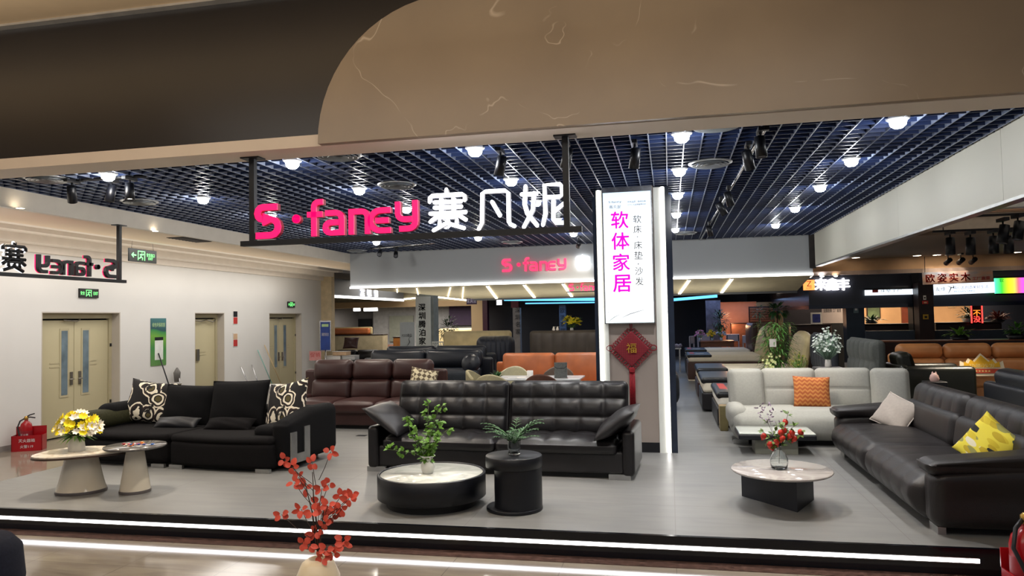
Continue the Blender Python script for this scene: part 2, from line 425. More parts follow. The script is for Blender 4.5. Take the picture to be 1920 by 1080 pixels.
# front bulkhead: dark recessed panel, cream underside, tan slab with a round end, hall ceiling
m_dark = M('dark_brown_gloss_panel', '#272322', .3, var=.15, ns=.8)
ST('wall_front_panel', MB().box(-11, 1.5, 5.68, 5.76, 3.57, 5.0), m_dark)
ST('trim_front_soffit', MB().box(-11, 9, 5.66, 6.02, 3.475, 3.5).box(-11, 9, 5.66, 5.7, 3.5, 3.575), m_cream)
ST('trim_front_back', MB().box(-11, 9, 5.98, 6.02, 3.5, 4.6), m_void)
def stone(name, base, lo, vein):
    t = NT(name); v = t.tc('Object'); n = t.noise(.9, 4, v)
    wv = t.noise(.55, 4, t.tc('Object', (1, 1, 1), (0, .9, 0)), 1.1)
    d = t.math('ABSOLUTE', t.math('SUBTRACT', wv, .52)); k = t.ramp(d, [(0, (1, 1, 1, 1)), (.0035, (0, 0, 0, 1))])
    mask = t.ramp(t.noise(2.2, 2, v), [(.5, (0, 0, 0, 1)), (.62, (1, 1, 1, 1))])
    mx = t.n('ShaderNodeMix', data_type='RGBA'); t.l(t.math('MULTIPLY', k, mask), mx.inputs[0])
    t.l(t.ramp(n, [(.3, srgb(lo)), (.7, srgb(base))]), mx.inputs[6]); mx.inputs[7].default_value = srgb(vein)
    t.l(mx.outputs[2], t.b.inputs['Base Color']); t.set(Roughness=.32); return t.m
m_tan = stone('tan_veined_stone', '#9c8b75', '#8c7c69', '#c6b6a2')
R_, cx_, cz_ = 1.13, -1.69, 3.49
poly = [(9, cz_ - .01), (9, 4.62)] + [(cx_ + R_ * math.cos(math.radians(a)), cz_ + R_ * math.sin(math.radians(a))) for a in range(90, 181, 6)] + [(cx_ - R_, cz_ - .01)]
XZ = Matrix(((1, 0, 0, 0), (0, 0, 1, 0), (0, 1, 0, 0), (0, 0, 0, 1)))   # plan (x, z), depth along y
ST('wall_front_slab', MB().prism(poly, 5.6, 5.657, XZ), m_tan)
ST('ceiling_hall', MB().box(-14, 9, -3, 5.66, 4.82, 4.9), M('warm_white_hall_ceiling', '#d8bf9c', .7, var=.02))
ST('trim_hall_edge', MB().box(-11, 1.5, 5.6, 5.68, 4.8, 4.822), M('bright_metal_edge', '#cfcac2', .3, .6))

# pillar with LED fins
px0, px1, PY = -.98, .05, 9.9
m_taupe = M('taupe_panel', '#998d85', .5, var=.04, ns=1)
m_dblue = M('dark_blue_gloss', '#1b2230', .18, var=.15)
ST('pillar', MB().box(px0 + .02, px1 - .02, PY + .06, PY + .95, PLAT, GRID_Z + .1), m_dblue)
ST('pillar_panel', MB().box(-.80, -.17, PY + .03, PY + .06, PLAT + .13, GRID_Z + .02), m_taupe)
ST('baseboard_pillar', MB().box(-.80, -.17, PY + .02, PY + .06, PLAT, PLAT + .13), m_blk)
m_fin = M('white_fin_lacquer', '#d8dad4', .4, var=.02)
for s, (a, b) in enumerate(((-.93, -.80), (-.17, -.02))):
    ST('pillar_fin', MB().box(a, b, PY, PY + .06, PLAT, GRID_Z - .02), m_fin)
    lx = (a + .02, a + .052) if s == 0 else (b - .052, b - .012)
    ld = T('led_tube', ['upright light tube on the pillar edge nearer the hanging shop sign', 'upright light tube on the pillar edge nearer the aisle of beds'][s], 'light strip', ((lx[0] + lx[1]) / 2, PY, PLAT + .01), group='upright light tubes on the pillar')
    w = (lx[1] - lx[0]) / 2
    MB().box(-w, w, -.02, -.002, 0, GRID_Z - PLAT - .03).build('diffuser', m_led, ld)
    MB().box(-w - .004, w + .004, -.002, .004, 0, GRID_Z - PLAT - .03).build('channel', m_chrome, ld)
ST('pillar_side', MB().box(px0, -.93, PY + .02, PY + .95, PLAT, GRID_Z - .12), m_dblue)
ST('pillar_side', MB().box(-.02, px1 + .01, PY + .02, PY + .95, PLAT, GRID_Z - .12), m_dblue)

# ------------------------------------------------------------------ lamps in the grid ceiling
ROWS = [7.12, 8.85, 10.6, 12.65, 14.9]; COLS = [-6.15, -3.88, -1.87, .16, 2.05]
ROWN = ['first', 'second', 'third', 'fourth', 'farthest']; COLN = ['nearest the left wall', 'second from the left wall', 'above the black tufted sofa', 'along the pillar side aisle', 'nearest the ivory fascia']
dl0 = T('downlight', 'x', 'downlight', (0, 0, GRID_Z), group='round downlights in the grid ceiling')
MB().lathe([(.088, -.012), (.1, -.004), (.1, .012), (.075, .012), (.075, -.012)], 28, cap=(False, False)).build('trim_ring', M('white_lamp_trim', '#d7d7d6', .4), dl0)
MB().lathe([(.001, -.075), (.04, -.082), (.066, -.058), (.074, -.02), (.07, .01)], 20, cap=(False, False)).build('bulb', m_bulb, dl0)
MB().lathe([(.075, .0), (.07, .1), (.001, .11)], 20, cap=(False, False)).build('can', m_blk, dl0)
first = True
for j, y in enumerate(ROWS):
    for i, x in enumerate(COLS):
        lab = 'round downlight in the %s row from the front beam, %s' % (ROWN[j], COLN[i])
        if first: dl0.location = (x, y, GRID_Z); dl0['label'] = lab; first = False
        else: copy_thing(dl0, (x, y, GRID_Z), label=lab)
        light('POINT', 'downlight_glow', (x, y, GRID_Z - .14), 9.5, (.97, .98, 1) if i > 1 else (1, .93, .84), .06); light('SPOT', 'downlight_beam', (x, y, GRID_Z - .14), 72 * {(3, 0): 2.3, (1, 0): 1.9}.get((i, j), 1), (1, .97, .94) if i > 1 else (1, .88, .74), .03, angle=1.9, blend=.7)
# round air diffusers
df0 = T('air_diffuser', 'x', 'air vent', (0, 0, GRID_Z), group='round air diffusers in the grid ceiling')
m_vent = M('pale_metal_vent', '#8f9498', .35, .6)
b = MB()
for r in (.06, .11, .16): b.lathe([(r, .0), (r + .045, -.03), (r + .047, -.028), (r + .002, .004)], 32, cap=(False, False))
b.build('cone_rings', m_vent, df0)
MB().lathe([(.21, -.012), (.245, -.004), (.245, .004), (.21, .004)], 32, cap=(False, False)).build('rim', M('bright_vent_rim', '#b5b9bd', .3, .7), df0)
MB().lathe([(.001, -.02), (.05, -.015), (.055, .01)], 20, cap=(False, False)).build('hub', m_blk, df0)
dv = [(-7.0, 7.15, 'partly behind the front beam, nearest the left wall'), (-7.15, 8.86, 'nearest the left wall, second row from the front beam'), (-3.3, 7.0, 'just behind the front beam beside the hanging sign post'), (-3.33, 8.76, 'above the pink hanging letters'),
      (.46, 6.85, 'just behind the front beam near the pillar'), (.5, 8.6, 'in front of the pillar, second row'), (-3.43, 16.2, 'by the grey header above its pink letters'), (.37, 15.8, 'by the grey header beside the pillar top'), (-7.4, 16.7, 'in the far left corner of the grid')]
for k, (x, y, w) in enumerate(dv):
    lab = 'round metal air diffuser ' + w
    if k == 0: df0.location = (x, y, GRID_Z); df0['label'] = lab
    else: copy_thing(df0, (x, y, GRID_Z), label=lab)
# track spotlights
m_barrel = M('black_spot_barrel', '#0d0f16', .4, var=.2)
def spot(x, y, z, aim, label, lit=None, group='black track spotlights', warm=True, e=45, s=1.):
    t = T('track_spotlight', label, 'spotlight', (x, y, z), group=group)
    MB().cbox((0, 0, .0), (.05 * s, .2 * s, .035 * s)).build('adapter', m_blk, t)
    MB().tube([(0, 0, -.01), (0, 0, -.09 * s)], .012).build('stem', m_blk, t)
    d = (Vector(aim) - Vector((x, y, z - .16 * s))).normalized(); q = d.to_track_quat('Z', 'Y').to_matrix().to_4x4()
    X = Matrix.Translation((0, 0, -.15 * s)) @ q
    br = MB().lathe([(.03 * s, -.1 * s), (.048 * s, -.095 * s), (.052 * s, .1 * s), (.045 * s, .1 * s), (.043 * s, .07 * s)], 20, cap=(True, False), X=X).build('barrel', m_barrel, t)
    MB().lathe([(.043 * s, .075 * s), (.001, .082 * s)], 20, cap=(False, False), X=X).build('lens', (m_bulbw if warm else m_bulb) if lit else M('unlit_lens', '#55565a', .1), br)
    if e and lit is not None: light('SPOT', 'spotlight_beam', Vector((x, y, z - .16 * s)) + d * .12 * s, e * (2.4 if lit and e == 45 else 1), (1, .86, .68), .02, angle=.85, blend=.6, aim=aim)
    return t
sp = [(135, 340, (-8, 9, 0), 'black spotlight on the short track nearest the left wall, tilted', 0), (208, 338, (-6.7, 6.9, .2), 'black spotlight just behind the lamp at the left end of the front beam', 1), (243, 335, (-5.6, 6.9, .2), 'black spotlight on the short track, farther from the left wall', 1),
      (938, 283, (-2.4, 7.6, .2), 'black spotlight between the white sign characters and the front beam', 0), (1062, 268, (-1.6, 7.2, .2), 'black spotlight half hidden by the right sign post', 1), (1190, 268, (-.8, 8.3, .4), 'black spotlight hanging above the pillar light box', 0),
      (1425, 245, (1.1, 7.0, .2), 'upper spotlight of the pair nearest the front beam over the oval table', 1), (1402, 272, (1.6, 9, .4), 'lower spotlight of the pair nearest the front beam over the oval table', 0), (1366, 352, (1.7, 11, .6), 'lit spotlight midway down the aisle track', 1), (1352, 372, (2.5, 12, .6), 'black spotlight just below the lit one midway down the aisle track', 0),
      (1330, 418, (1.5, 15, .5), 'farthest spotlight of the aisle track, against the grey header', 0), (712, 462, (-5.2, 11, .7), 'black spotlight at the end of the far track near the left fascia', 0), (742, 465, (-4.5, 11.5, .7), 'second spotlight on the far track near the left fascia', 0), (1085, 445, (-2.2, 16.8, 3), 'spotlight beside the pillar aimed at the pink header letters', 1)]
for px, py, aim, lab, lit in sp:
    p = gz(px, py, GRID_Z - .03); spot(p.x, p.y, p.z, aim, lab, lit)
for a, b, n_, lab in ((150, 337, (275, 330), 'short black lighting track by the front beam near the left wall'), (1437, 240, (1312, 452), 'long lighting track running down the aisle of the grid ceiling'), (696, 466, (815, 456), 'pale lighting track crossing the far grid near the header')):
    p, q = gz(a, b, GRID_Z - .004), gz(n_[0], n_[1], GRID_Z - .004)
    t = T('lighting_track', lab, 'track', p)
    MB().tube([(0, 0, 0), q - p], .018, 4).build('rail', m_blk if 'black' in lab else m_chrome, t)
    MB().cbox((0, 0, 0), (.045, .06, .045)).build('feed', m_blk, t)
# recessed lights and grille in the left soffit
for k, (x, y, lab) in enumerate(((38, 390, 'small recessed star of light in the left soffit near the front beam'), (291, 433, 'small recessed light in the left soffit above the green exit arrow'))):
    p = gz(x, y, 3.48); t = T('recessed_light', lab, 'downlight', (p.x, p.y, 3.48))
    MB().lathe([(.05, -.006), (.062, 0), (.05, 0)], 20, cap=(False, False)).build('trim_ring', m_fin, t); MB().lathe([(.045, -.004), (.001, -.005)], 16, cap=(False, False)).build('lens', m_bulbw, t)
    light('SPOT', 'recessed_beam', (p.x, p.y, 3.46), 25, (1, .85, .65), .03, angle=2.2, blend=.8)
p = gz(356, 449, 3.48); t = T('return_air_grille', 'dark rectangular air grille in the left soffit', 'air vent', (p.x, p.y, 3.478))
MB().box(-.16, .16, -.4, .4, -.006, 0).build('frame', m_void, t)
b = MB()
for k in range(9): b.box(-.15, .15, -.36 + k * .09, -.345 + k * .09, -.012, -.006)
b.build('louvres', M('brown_louvre', '#3c2f26', .5), t)

# ------------------------------------------------------------------ signs with the shop letters
m_pink = E('pink_acrylic', (.86, .002, .105), 1.0)
m_pink2 = E('pink_halo_acrylic', (.9, .03, .12), 1.0)
m_neon = E('white_neon', (.93, .93, 1), 3.2)
m_side = M('letter_return', '#c21646', .5)
def logo_letters():
    """strokes on a unit height; x advances in units"""
    L = []
    L.append((.0, [[(.72, .93), (.25, .93)] + arc(.25, .75, .18, 90, 270, 6)[1:] + [(.25, .57), (.5, .57)] + arc(.5, .33, .24, 90, -90, 6)[1:] + [(.02, .09)]], .19))
    L.append((1.23, [[(.1, .53), (.1001, .54)]], .25))
    L.append((1.68, [[(.5, 1.0), (.36, 1.0)] + arc(.36, .85, .15, 90, 180, 4)[1:] + [(.21, .0)], [(.0, .64), (.48, .64)]], .16))
    L.append((2.2, [[(.05, .66), (.38, .66)] + arc(.38, .48, .18, 90, 0, 4)[1:] + [(.56, .08), (.2, .08)] + arc(.2, .23, .15, 270, 90, 6)[1:] + [(.5, .38)]], .16))
    L.append((2.98, [[(.08, .0), (.08, .66), (.4, .66)] + arc(.4, .48, .18, 90, 0, 4)[1:] + [(.58, .0)]], .16))
    L.append((3.7, [[(.56, .66), (.24, .66)] + arc(.24, .37, .29, 90, 270, 10, )[1:] + [(.56, .08)], [(.1, .37), (.5, .37)]], .16))
    L.append((4.4, [[(.08, .88), (.08, .55)] + arc(.26, .55, .18, 180, 270, 4)[1:] + [(.5, .37)], [(.6, .9), (.6, .3)] + arc(.4, .3, .2, 0, -90, 4)[1:] + [(.12, .1)]], .16))
    return L
SAI = [[(.47, 1.0), (.47, .9)], [(.04, .72), (.04, .82), (.1, .87), (.86, .87), (.93, .82), (.93, .72)], [(.16, .7), (.84, .7)], [(.16, .57), (.84, .57)], [(.05, .43), (.95, .43)], [(.33, .79), (.33, .43)], [(.64, .79), (.64, .43)],
       [(.3, .42), (.05, .23)], [(.68, .42), (.95, .24)], [(.28, .13), (.28, .33), (.71, .33), (.71, .16)], [(.5, .27), (.45, .17), (.13, .02)], [(.53, .16), (.9, .04)]]
FAN = [[(.02, .0), (.1, .14), (.12, .86), (.2, .9), (.68, .9), (.76, .84), (.76, .14), (.8, .08), (.9, .03)], [(.36, .64), (.55, .3)]]
NI = [[(.1, .97), (.06, .55), (.12, .33), (.36, .02)], [(.3, .8), (.26, .4), (.04, .0)], [(.0, .78), (.36, .78)], [(.5, .03), (.56, .3), (.55, .98), (.92, .98), (.97, .92), (.97, .72), (.9, .68), (.57, .68)], [(.76, .6), (.75, .14), (.81, .06), (1.02, .06)], [(1.02, .52), (.78, .34)]]
def shop_letters(parent, h, x0, z0, cjk_x, cjk_h, y=0., dep=.05, face=None, neon=None, X=None, back=None, names=True, rise=0.):
    face = face or m_pink; neon = neon or m_neon; sc = h
    X = X or Matrix()
    for adv, strokes, w in logo_letters():
        b = MB(); Xl = X @ Matrix.Translation((x0 + adv * sc, y, z0)) @ XZ
        for s in strokes:
            pts = [(px_ * sc, pz * sc) for px_, pz in s]
            stroke(b, pts, w * sc, 0, .016 if back else dep, cap=len(s) < 3 and adv == 1.23, X=Xl)
        o = b.build('pink_letter', face, parent)
        if back:
            b2 = MB()
            for s in strokes: stroke(b2, [(px_ * sc, pz * sc) for px_, pz in s], w * sc * .99, .016, dep + .012, cap=adv == 1.23, X=Xl)
            b2.build('letter_back', back, o)
    for gx_, chs in zip(cjk_x, (SAI, FAN, NI)):
        b = MB(); rr = cjk_h * .047
        for s in chs:
            pts = [X @ Vector((gx_ + px_ * cjk_h, y + dep / 2, z0 + (rise + pz) * cjk_h)) for px_, pz in s]
            b.tube(pts, rr, 8)
            for q in pts[:1] + pts[-1:]: b.lathe([(.001, -rr), (rr * .7, -rr * .7), (rr, 0), (rr * .7, rr * .7), (.001, rr)], 8, q, (False, False))
        o = b.build('white_character', neon, parent)
        if back:
            b2 = MB()
            for s in chs: b2.tube([X @ Vector((gx_ + px_ * cjk_h, y + dep / 2 + rr * 1.5, z0 + (rise + pz) * cjk_h)) for px_, pz in s], rr * 1.3, 6)
            b2.build('character_back', m_blk if back == m_blk else M('white_return', '#b4b4ba', .5), o)
def sign_frame(t, x0, x1, z0, zt):
    b = MB().box(x0 - .11, x1 + .12, -.03, .03, z0 - .045, z0).build('bottom_bar', m_blk, t)
    for x in (x0, x1):
        f = MB().box(x - .025, x + .025, -.025, .025, z0, zt - .012).build('post', m_blk, t)
        MB().box(x - .09, x + .09, -.06, .06, zt - .012, zt).build('mounting_plate', m_blk, f)
hs = T('hanging_shop_sign', 'hanging sign with lit pink letters and white characters on black posts', 'sign', (-2.2, 5.9, 0))
sign_frame(hs, -1.4, 1.41, 2.73, 3.475)
shop_letters(hs, .298, -1.365, 2.745, (.235, .665, 1.04), .345, y=-.03, rise=.0, back=m_side)
# the same sign seen from behind, facing the corridor by the left wall
hb = T('hanging_shop_sign', 'dark backs of a hanging letter sign read in reverse by the left fascia', 'sign', (-7.87, 7.6, 0))
Xb = Euler((0, 0, -PI / 2)).to_matrix().to_4x4()
fr = MB().box(-.03, .03, -1.4, 1.85, 2.63, 2.675).build('bottom_bar', m_blk, hb)
for yy in (-1.2, 1.73):
    f = MB().box(-.025, .025, yy - .025, yy + .025, 2.675, 3.468).build('post', m_blk, hb); MB().box(-.06, .06, yy - .09, yy + .09, 3.468, 3.48).build('mounting_plate', m_blk, f)
shop_letters(hb, .27, -1.66, 2.69, (-.12, .3, .68), .36, y=-.03, X=Xb, back=m_blk)
# header sign behind, partly hidden by the pillar
hd = T('header_shop_sign', 'glowing pink letters and white characters on the pale grey back header', 'sign', (-4.2, Y1 - .06, 0))
p0, p1 = gy(941, 510, Y1 - .06), gy(1062, 487, Y1 - .06); hh = (p1.x - p0.x) / 5.1
shop_letters(hd, hh, p0.x + 4.2, p0.z + .0, (p1.x + 4.2 + .22, p1.x + 4.2 + .66, p1.x + 4.2 + 1.1), .34, dep=.04, face=m_pink2, neon=E('white_header_neon', (1, 1, 1), 4.5))

# ================================================================== MAIN FURNITURE
def qfn(axis, sign, nu, nv, depth, crown=0., ua=0, va=2, p=.35, extra=None, bend=None):
    def fn(P, Q, n):
        w = np.clip(sign * n[:, axis], 0, 1); u = np.clip((Q[:, ua] + 1) / 2, 0, 1); v = np.clip((Q[:, va] + 1) / 2, 0, 1)
        q = quilt(u, v, nu, nv, p); P[:, axis] += sign * w * (depth * (q - 1) + crown * np.clip((1 - Q[:, ua] ** 2), 0, 1) * np.clip((1 - Q[:, va] ** 2), 0, 1))
        if extra: P = extra(P, Q, n)
        return P
    return fn
L_black = leather('black_leather', '#131113', .33, .14, .2)
L_char = leather('charcoal_leather', '#1b191b', .38, .14, .2)
L_brown = leather('dark_brown_leather', '#38211f', .38, .1)
L_navy = leather('blue_black_leather', '#12161f', .34, .1)
L_orange = leather('tan_orange_leather', '#b5673a', .4, .08)
L_amber = leather('amber_leather', '#c0824e', .38, .08)
F_black = fabric('black_chenille', '#0a080a', .95, .35, 180, .6)
F_blackflat = fabric('black_velvet', '#050508', .9, .3)
F_grey = fabric('warm_grey_cloth', '#a5a59f', .9, .05, 220, .25)
F_cream = fabric('cream_cloth', '#cfc0a0', .85, .06)
m_feet = M('satin_steel_foot', '#a7a7a6', .3, .9)
m_plinth = M('black_plinth', '#0a0a0c', .6)

# ---- black tufted sofa in the middle
t = T('tufted_sofa', 'black tufted two-seat leather sofa behind the round marble table', 'sofa', (-1.98, 8.78, PLAT), -.045)
MB().soft((0, .02, .18), (2.98, .98, .25), .03, (6, 3, 3)).build('base', L_char, t)
for s in (-1, 1):
    f = qfn(2, 1, 5, 2, .04, .04, 0, 1, .3)
    MB().soft((s * .70, -.17, .345), (1.40, .72, .16), .06, (40, 18, 4), f).build('seat_cushion', L_black, t)
    X = TR(s * .735, .22, .69, -.22)
    MB().soft((0, 0, 0), (1.46, .24, .66), .07, (60, 4, 36), qfn(1, -1, 5, 3, .06, .03, 0, 2, .3), X).build('backrest', L_black, t)
    a = MB().soft((s * 1.52, -.02, .29), (.14, 1.0, .5), .05, (3, 8, 6)).build('arm', L_black, t)
    b = MB(); pillow(b, .84, .56, .19, 18, TR(s * 1.38, -.2, .6, 0, 0, 0) @ Euler((0, 0, -s * PI / 2)).to_matrix().to_4x4() @ Euler((-.95, 0, 0)).to_matrix().to_4x4(), .008, 3 + s)
    b.build('arm_pad', L_char, t)
for x in (-1.48, -.55, 1.42): MB().box(x - .12, x + .12, -.5, -.46, 0, .06).build('foot', m_feet, t)
MB().box(-1.4, 1.4, -.4, .45, .0, .07).build('plinth', m_plinth, t)

# ---- black chenille sofa by the left edge
t = T('chenille_sofa', 'low black chenille sofa with four loose back cushions by the side tables', 'sofa', (-6.14, 8.9, PLAT), -.1)
def bowed(P, Q, n):
    P[:, 1] -= .06 * (1 - Q[:, 0] ** 2) * np.clip(-n[:, 1], 0, 1); return P
MB().soft((-.78, -.13, .19), (1.5, 1.08, .32), .1, (14, 10, 4), bowed).build('seat_module', F_black, t)
MB().soft((.74, -.13, .19), (1.5, 1.08, .32), .06, (14, 10, 4), bowed).build('seat_module', F_black, t)
MB().soft((-.78, -.15, .37), (1.5, 1.02, .1), .05, (14, 10, 2), bowed).build('seat_pad', F_black, t)
MB().soft((.74, -.15, .37), (1.5, 1.02, .1), .05, (14, 10, 2), bowed).build('seat_pad', F_black, t)
MB().soft((-.05, .46, .36), (3.0, .24, .64), .1, (16, 3, 6)).build('back_frame', F_blackflat, t)
ar = MB().soft((1.53, .02, .39), (.26, 1.16, .64), .1, (4, 10, 6), lambda P, Q, n: np.stack([P[:, 0], P[:, 1], P[:, 2] - .12 * np.clip(-Q[:, 1], 0, 1) * np.clip(Q[:, 2], 0, 1)], 1)).build('arm', F_blackflat, t)
MB().box(1.655, 1.672, -.5, -.38, .08, .46).box(1.655, 1.672, -.22, -.1, .08, .5).box(1.655, 1.672, -.38, -.22, .08, .19).build('metal_inlay', m_feet, ar)
MB().soft((1.28, -.2, .45), (.34, .62, .16), .075, (6, 8, 4)).build('arm_roll', F_blackflat, t)
MB().soft((-1.5, .16, .5), (.3, .92, .46), .13, (4, 10, 5)).build('arm', F_blackflat, t)
MB().soft((-1.5, -.26, .53), (.36, .92, .26), .12, (5, 8, 5)).build('arm_bolster', fabric('dark_olive_velvet', '#2f2f1c', .8, .25), t)
for x in (-.16, .12, 1.4): MB().box(x - .1, x + .1, -.7, -.66, -.0, .05).build('foot', m_feet, t)
MB().box(-1.4, 1.4, -.6, .5, 0, .05).build('plinth', m_plinth, t)
SOFA1 = t.location.copy(); RZ1 = -.1
def on_sofa1(x, y, z): return SOFA1 + Euler((0, 0, RZ1)).to_matrix() @ Vector((x, y, z))
# swirl cloth: rings of cream and olive on black
tm = NT('swirl_print_cloth'); v = tm.tc('Object')
vo = tm.n('ShaderNodeTexVoronoi'); vo.inputs['Scale'].default_value = 4.6
wn = tm.n('ShaderNodeTexNoise'); wn.inputs['Scale'].default_value = 5; tm.l(v, wn.inputs['Vector'])
ad = tm.n('ShaderNodeVectorMath', operation='MULTIPLY_ADD'); tm.l(wn.outputs['Color'], ad.inputs[0]); ad.inputs[1].default_value = (.13, .13, .13); tm.l(v, ad.inputs[2])
tm.l(ad.outputs[0], vo.inputs['Vector'])
k, w_, o_, br_ = srgb('#0d090b'), srgb('#e6ddc9'), srgb('#4d4422'), srgb('#2b1a17')
c1 = tm.ramp(vo.outputs['Distance'], [(0, o_), (.17, o_), (.19, k), (.25, k), (.26, w_), (.36, w_), (.38, k), (.46, br_), (.52, w_), (.58, w_), (.6, k)], 'CONSTANT')
cut = tm.ramp(tm.noise(7, 2, v), [(.34, (0, 0, 0, 1)), (.38, (1, 1, 1, 1))])
mx = tm.n('ShaderNodeMix', data_type='RGBA'); tm.l(cut, mx.inputs[0]); mx.inputs[6].default_value = k; tm.l(c1, mx.inputs[7])
tm.l(mx.outputs[2], tm.b.inputs['Base Color']); tm.set(Roughness=.85); m_swirl = tm.m
def cushion(name, label, loc, w, h, t_, mat, rot, seed=1, ear=.06, group=None, piping=None, cat='cushion'):
    o = T(name, label, cat, loc, group=group, rot=rot)
    b = MB(); pillow(b, w, h, t_, 20, None, .007, seed, ear); b.build('cover', mat, o)
    if piping:
        pts = []
        for s in range(48):
            a = 4 * s / 48; e = int(a); f = 2 * (a - e) - 1
            u, q = ((f, -1), (1, f), (-f, 1), (-1, -f))[e]
            pin = 1 - ear * (1 - q * q) * abs(u) ** 3; pin2 = 1 - ear * (1 - u * u) * abs(q) ** 3
            pts.append((u * w / 2 * pin, 0, q * h / 2 * pin2))
        MB().tube(pts + pts[:1], .006, 6, False).build('piping', piping, o)
    return o
g1 = 'loose back cushions on the black chenille sofa'
cushion('swirl_cushion', 'black cushion with cream and olive swirls beside the olive bolster', on_sofa1(-1.12, .2, .71), .74, .62, .24, m_swirl, (-.3, .12, .12), 4, .1, g1)
cushion('swirl_cushion', 'black cushion with cream and olive swirls at the sofa arm end toward the tufted sofa', on_sofa1(1.16, .14, .72), .74, .64, .24, m_swirl, (-.3, -.16, -.35), 9, .1, g1)
cushion('black_cushion', 'plain black cushion next to the swirl cushion by the olive bolster', on_sofa1(-.46, .2, .67), .8, .58, .26, F_blackflat, (-.28, .03, 0), 5, .05, g1, F_black)
cushion('black_cushion', 'taller plain black cushion in the middle of the chenille sofa', on_sofa1(.37, .19, .71), .86, .64, .26, F_blackflat, (-.28, -.02, 0), 6, .05, g1, F_black)
cushion('lumbar_cushion', 'small flat black satin cushion lying below the first plain black cushion', on_sofa1(-.42, -.08, .47), .66, .2, .14, M('black_satin', '#17171c', .45), (-.9, 0, 0), 7, .04, g1)
cushion('lumbar_cushion', 'small fluffy black cushion lying below the taller plain black cushion', on_sofa1(.45, -.1, .475), .7, .22, .15, F_black, (-.9, 0, 0), 8, .04, g1)

# ---- black channelled leather sofa on the side of the oval table (faces the left wall)
L_seat = leather('soft_black_leather', '#1b1718', .4, .2, .2)
t = T('channelled_sofa', 'long black leather sofa with channelled seats and rolled back by the oval table', 'sofa', (2.56, 8.28, PLAT), -PI / 2)
for s in (-1, 1):
    def seatfn(P, Q, n):
        fr = np.clip(-n[:, 1], 0, 1); q = quilt((Q[:, 0] + 1) / 2, Q[:, 0], 5, 0, .3)
        P[:, 1] -= fr * (.05 * (1 - Q[:, 2] ** 2) + .022 * (q - 1)) ; tp = np.clip(n[:, 2], 0, 1) * np.clip((-Q[:, 1] + .55), 0, 1)
        P[:, 2] += tp * (.014 * (q - 1)) + np.clip(n[:, 2], 0, 1) * .03 * (1 - Q[:, 0] ** 2) * (1 - Q[:, 1] ** 2)
        P[:, 1] += .05 * np.clip(-Q[:, 2], 0, 1) * fr
        return P
    MB().soft((s * .79, -.14, .245), (1.57, .92, .37), .1, (50, 16, 8), seatfn).build('seat', L_seat, t)
    MB().soft((0, 0, 0), (1.56, .2, .36), .09, (8, 3, 6), None, TR(s * .79, .3, .56, -.16)).build('lower_back', L_seat, t)
    MB().soft((0, 0, 0), (1.56, .25, .4), .12, (56, 6, 10), qfn(1, -1, 6, 0, .018, .02, 0, 2, .3), TR(s * .79, .42, .74, -.16)).build('headrest', L_seat, t)
    def armfn(P, Q, n):
        P[:, 0] += .05 * np.clip(Q[:, 2], 0, 1) * s * np.clip(s * Q[:, 0], 0, 1); P[:, 2] += .05 * np.clip(Q[:, 1], -1, 1) * np.clip(Q[:, 2], 0, 1); return P
    a = MB().soft((s * 1.69, -.02, .31), (.27, 1.08, .5), .1, (4, 12, 8), armfn).build('arm', L_seat, t)
    MB().soft((s * 1.69, -.06, .565), (.33, 1.08, .16), .075, (6, 14, 5), armfn).build('arm_top', L_seat, t)
    MB().box(s * 1.62 - .1, s * 1.62 + .1, -.5, -.44, -.0, .06).build('foot', m_feet, t)
MB().soft((0, .47, .4), (3.2, .16, .62), .06, (8, 3, 5)).build('back_frame', L_black, t)
MB().box(-1.55, 1.55, -.42, .45, 0, .08).build('plinth', m_plinth, t)
cushion('cream_cushion', 'plain cream cushion with piping on the channelled black sofa', gx(1680, 775, 2.62), .5, .42, .17, fabric('cream_linen', '#b5aba2', .9, .05), (-.62, .28, -1.05), 11, .07, None, M('cream_piping', '#d9d0c6', .7))
ty = NT('yellow_leaf_print'); v = ty.tc('Object', (1, 1, 1), (0, .6, 0))
vo = ty.n('ShaderNodeTexVoronoi'); vo.inputs['Scale'].default_value = 1; ty.l(ty.tc('Object', (7.5, 7.5, 20), (0, .7, 0)), vo.inputs['Vector'])
sep = ty.n('ShaderNodeSeparateColor'); ty.l(vo.outputs['Color'], sep.inputs[0])
cc = ty.ramp(sep.outputs[0], [(0, srgb('#c9b32a')), (.25, srgb('#d8c840')), (.36, srgb('#8d8a4c')), (.5, srgb('#2c4a3e')), (.6, srgb('#151815')), (.7, srgb('#d7d0b4')), (.8, srgb('#b79f1f'))], 'CONSTANT')
ed = ty.ramp(vo.outputs['Distance'], [(.56, (0, 0, 0, 1)), (.6, (1, 1, 1, 1))])
mx = ty.n('ShaderNodeMix', data_type='RGBA'); ty.l(ed, mx.inputs[0]); ty.l(cc, mx.inputs[6]); mx.inputs[7].default_value = srgb('#d9c93e'); ty.l(mx.outputs[2], ty.b.inputs['Base Color']); ty.set(Roughness=.85)
cushion('leaf_print_cushion', 'yellow cushion with a green and black leaf print on the channelled black sofa', gx(1852, 835, 2.66), .46, .44, .16, ty.m, (-.5, .5, -1.2), 12, .07)

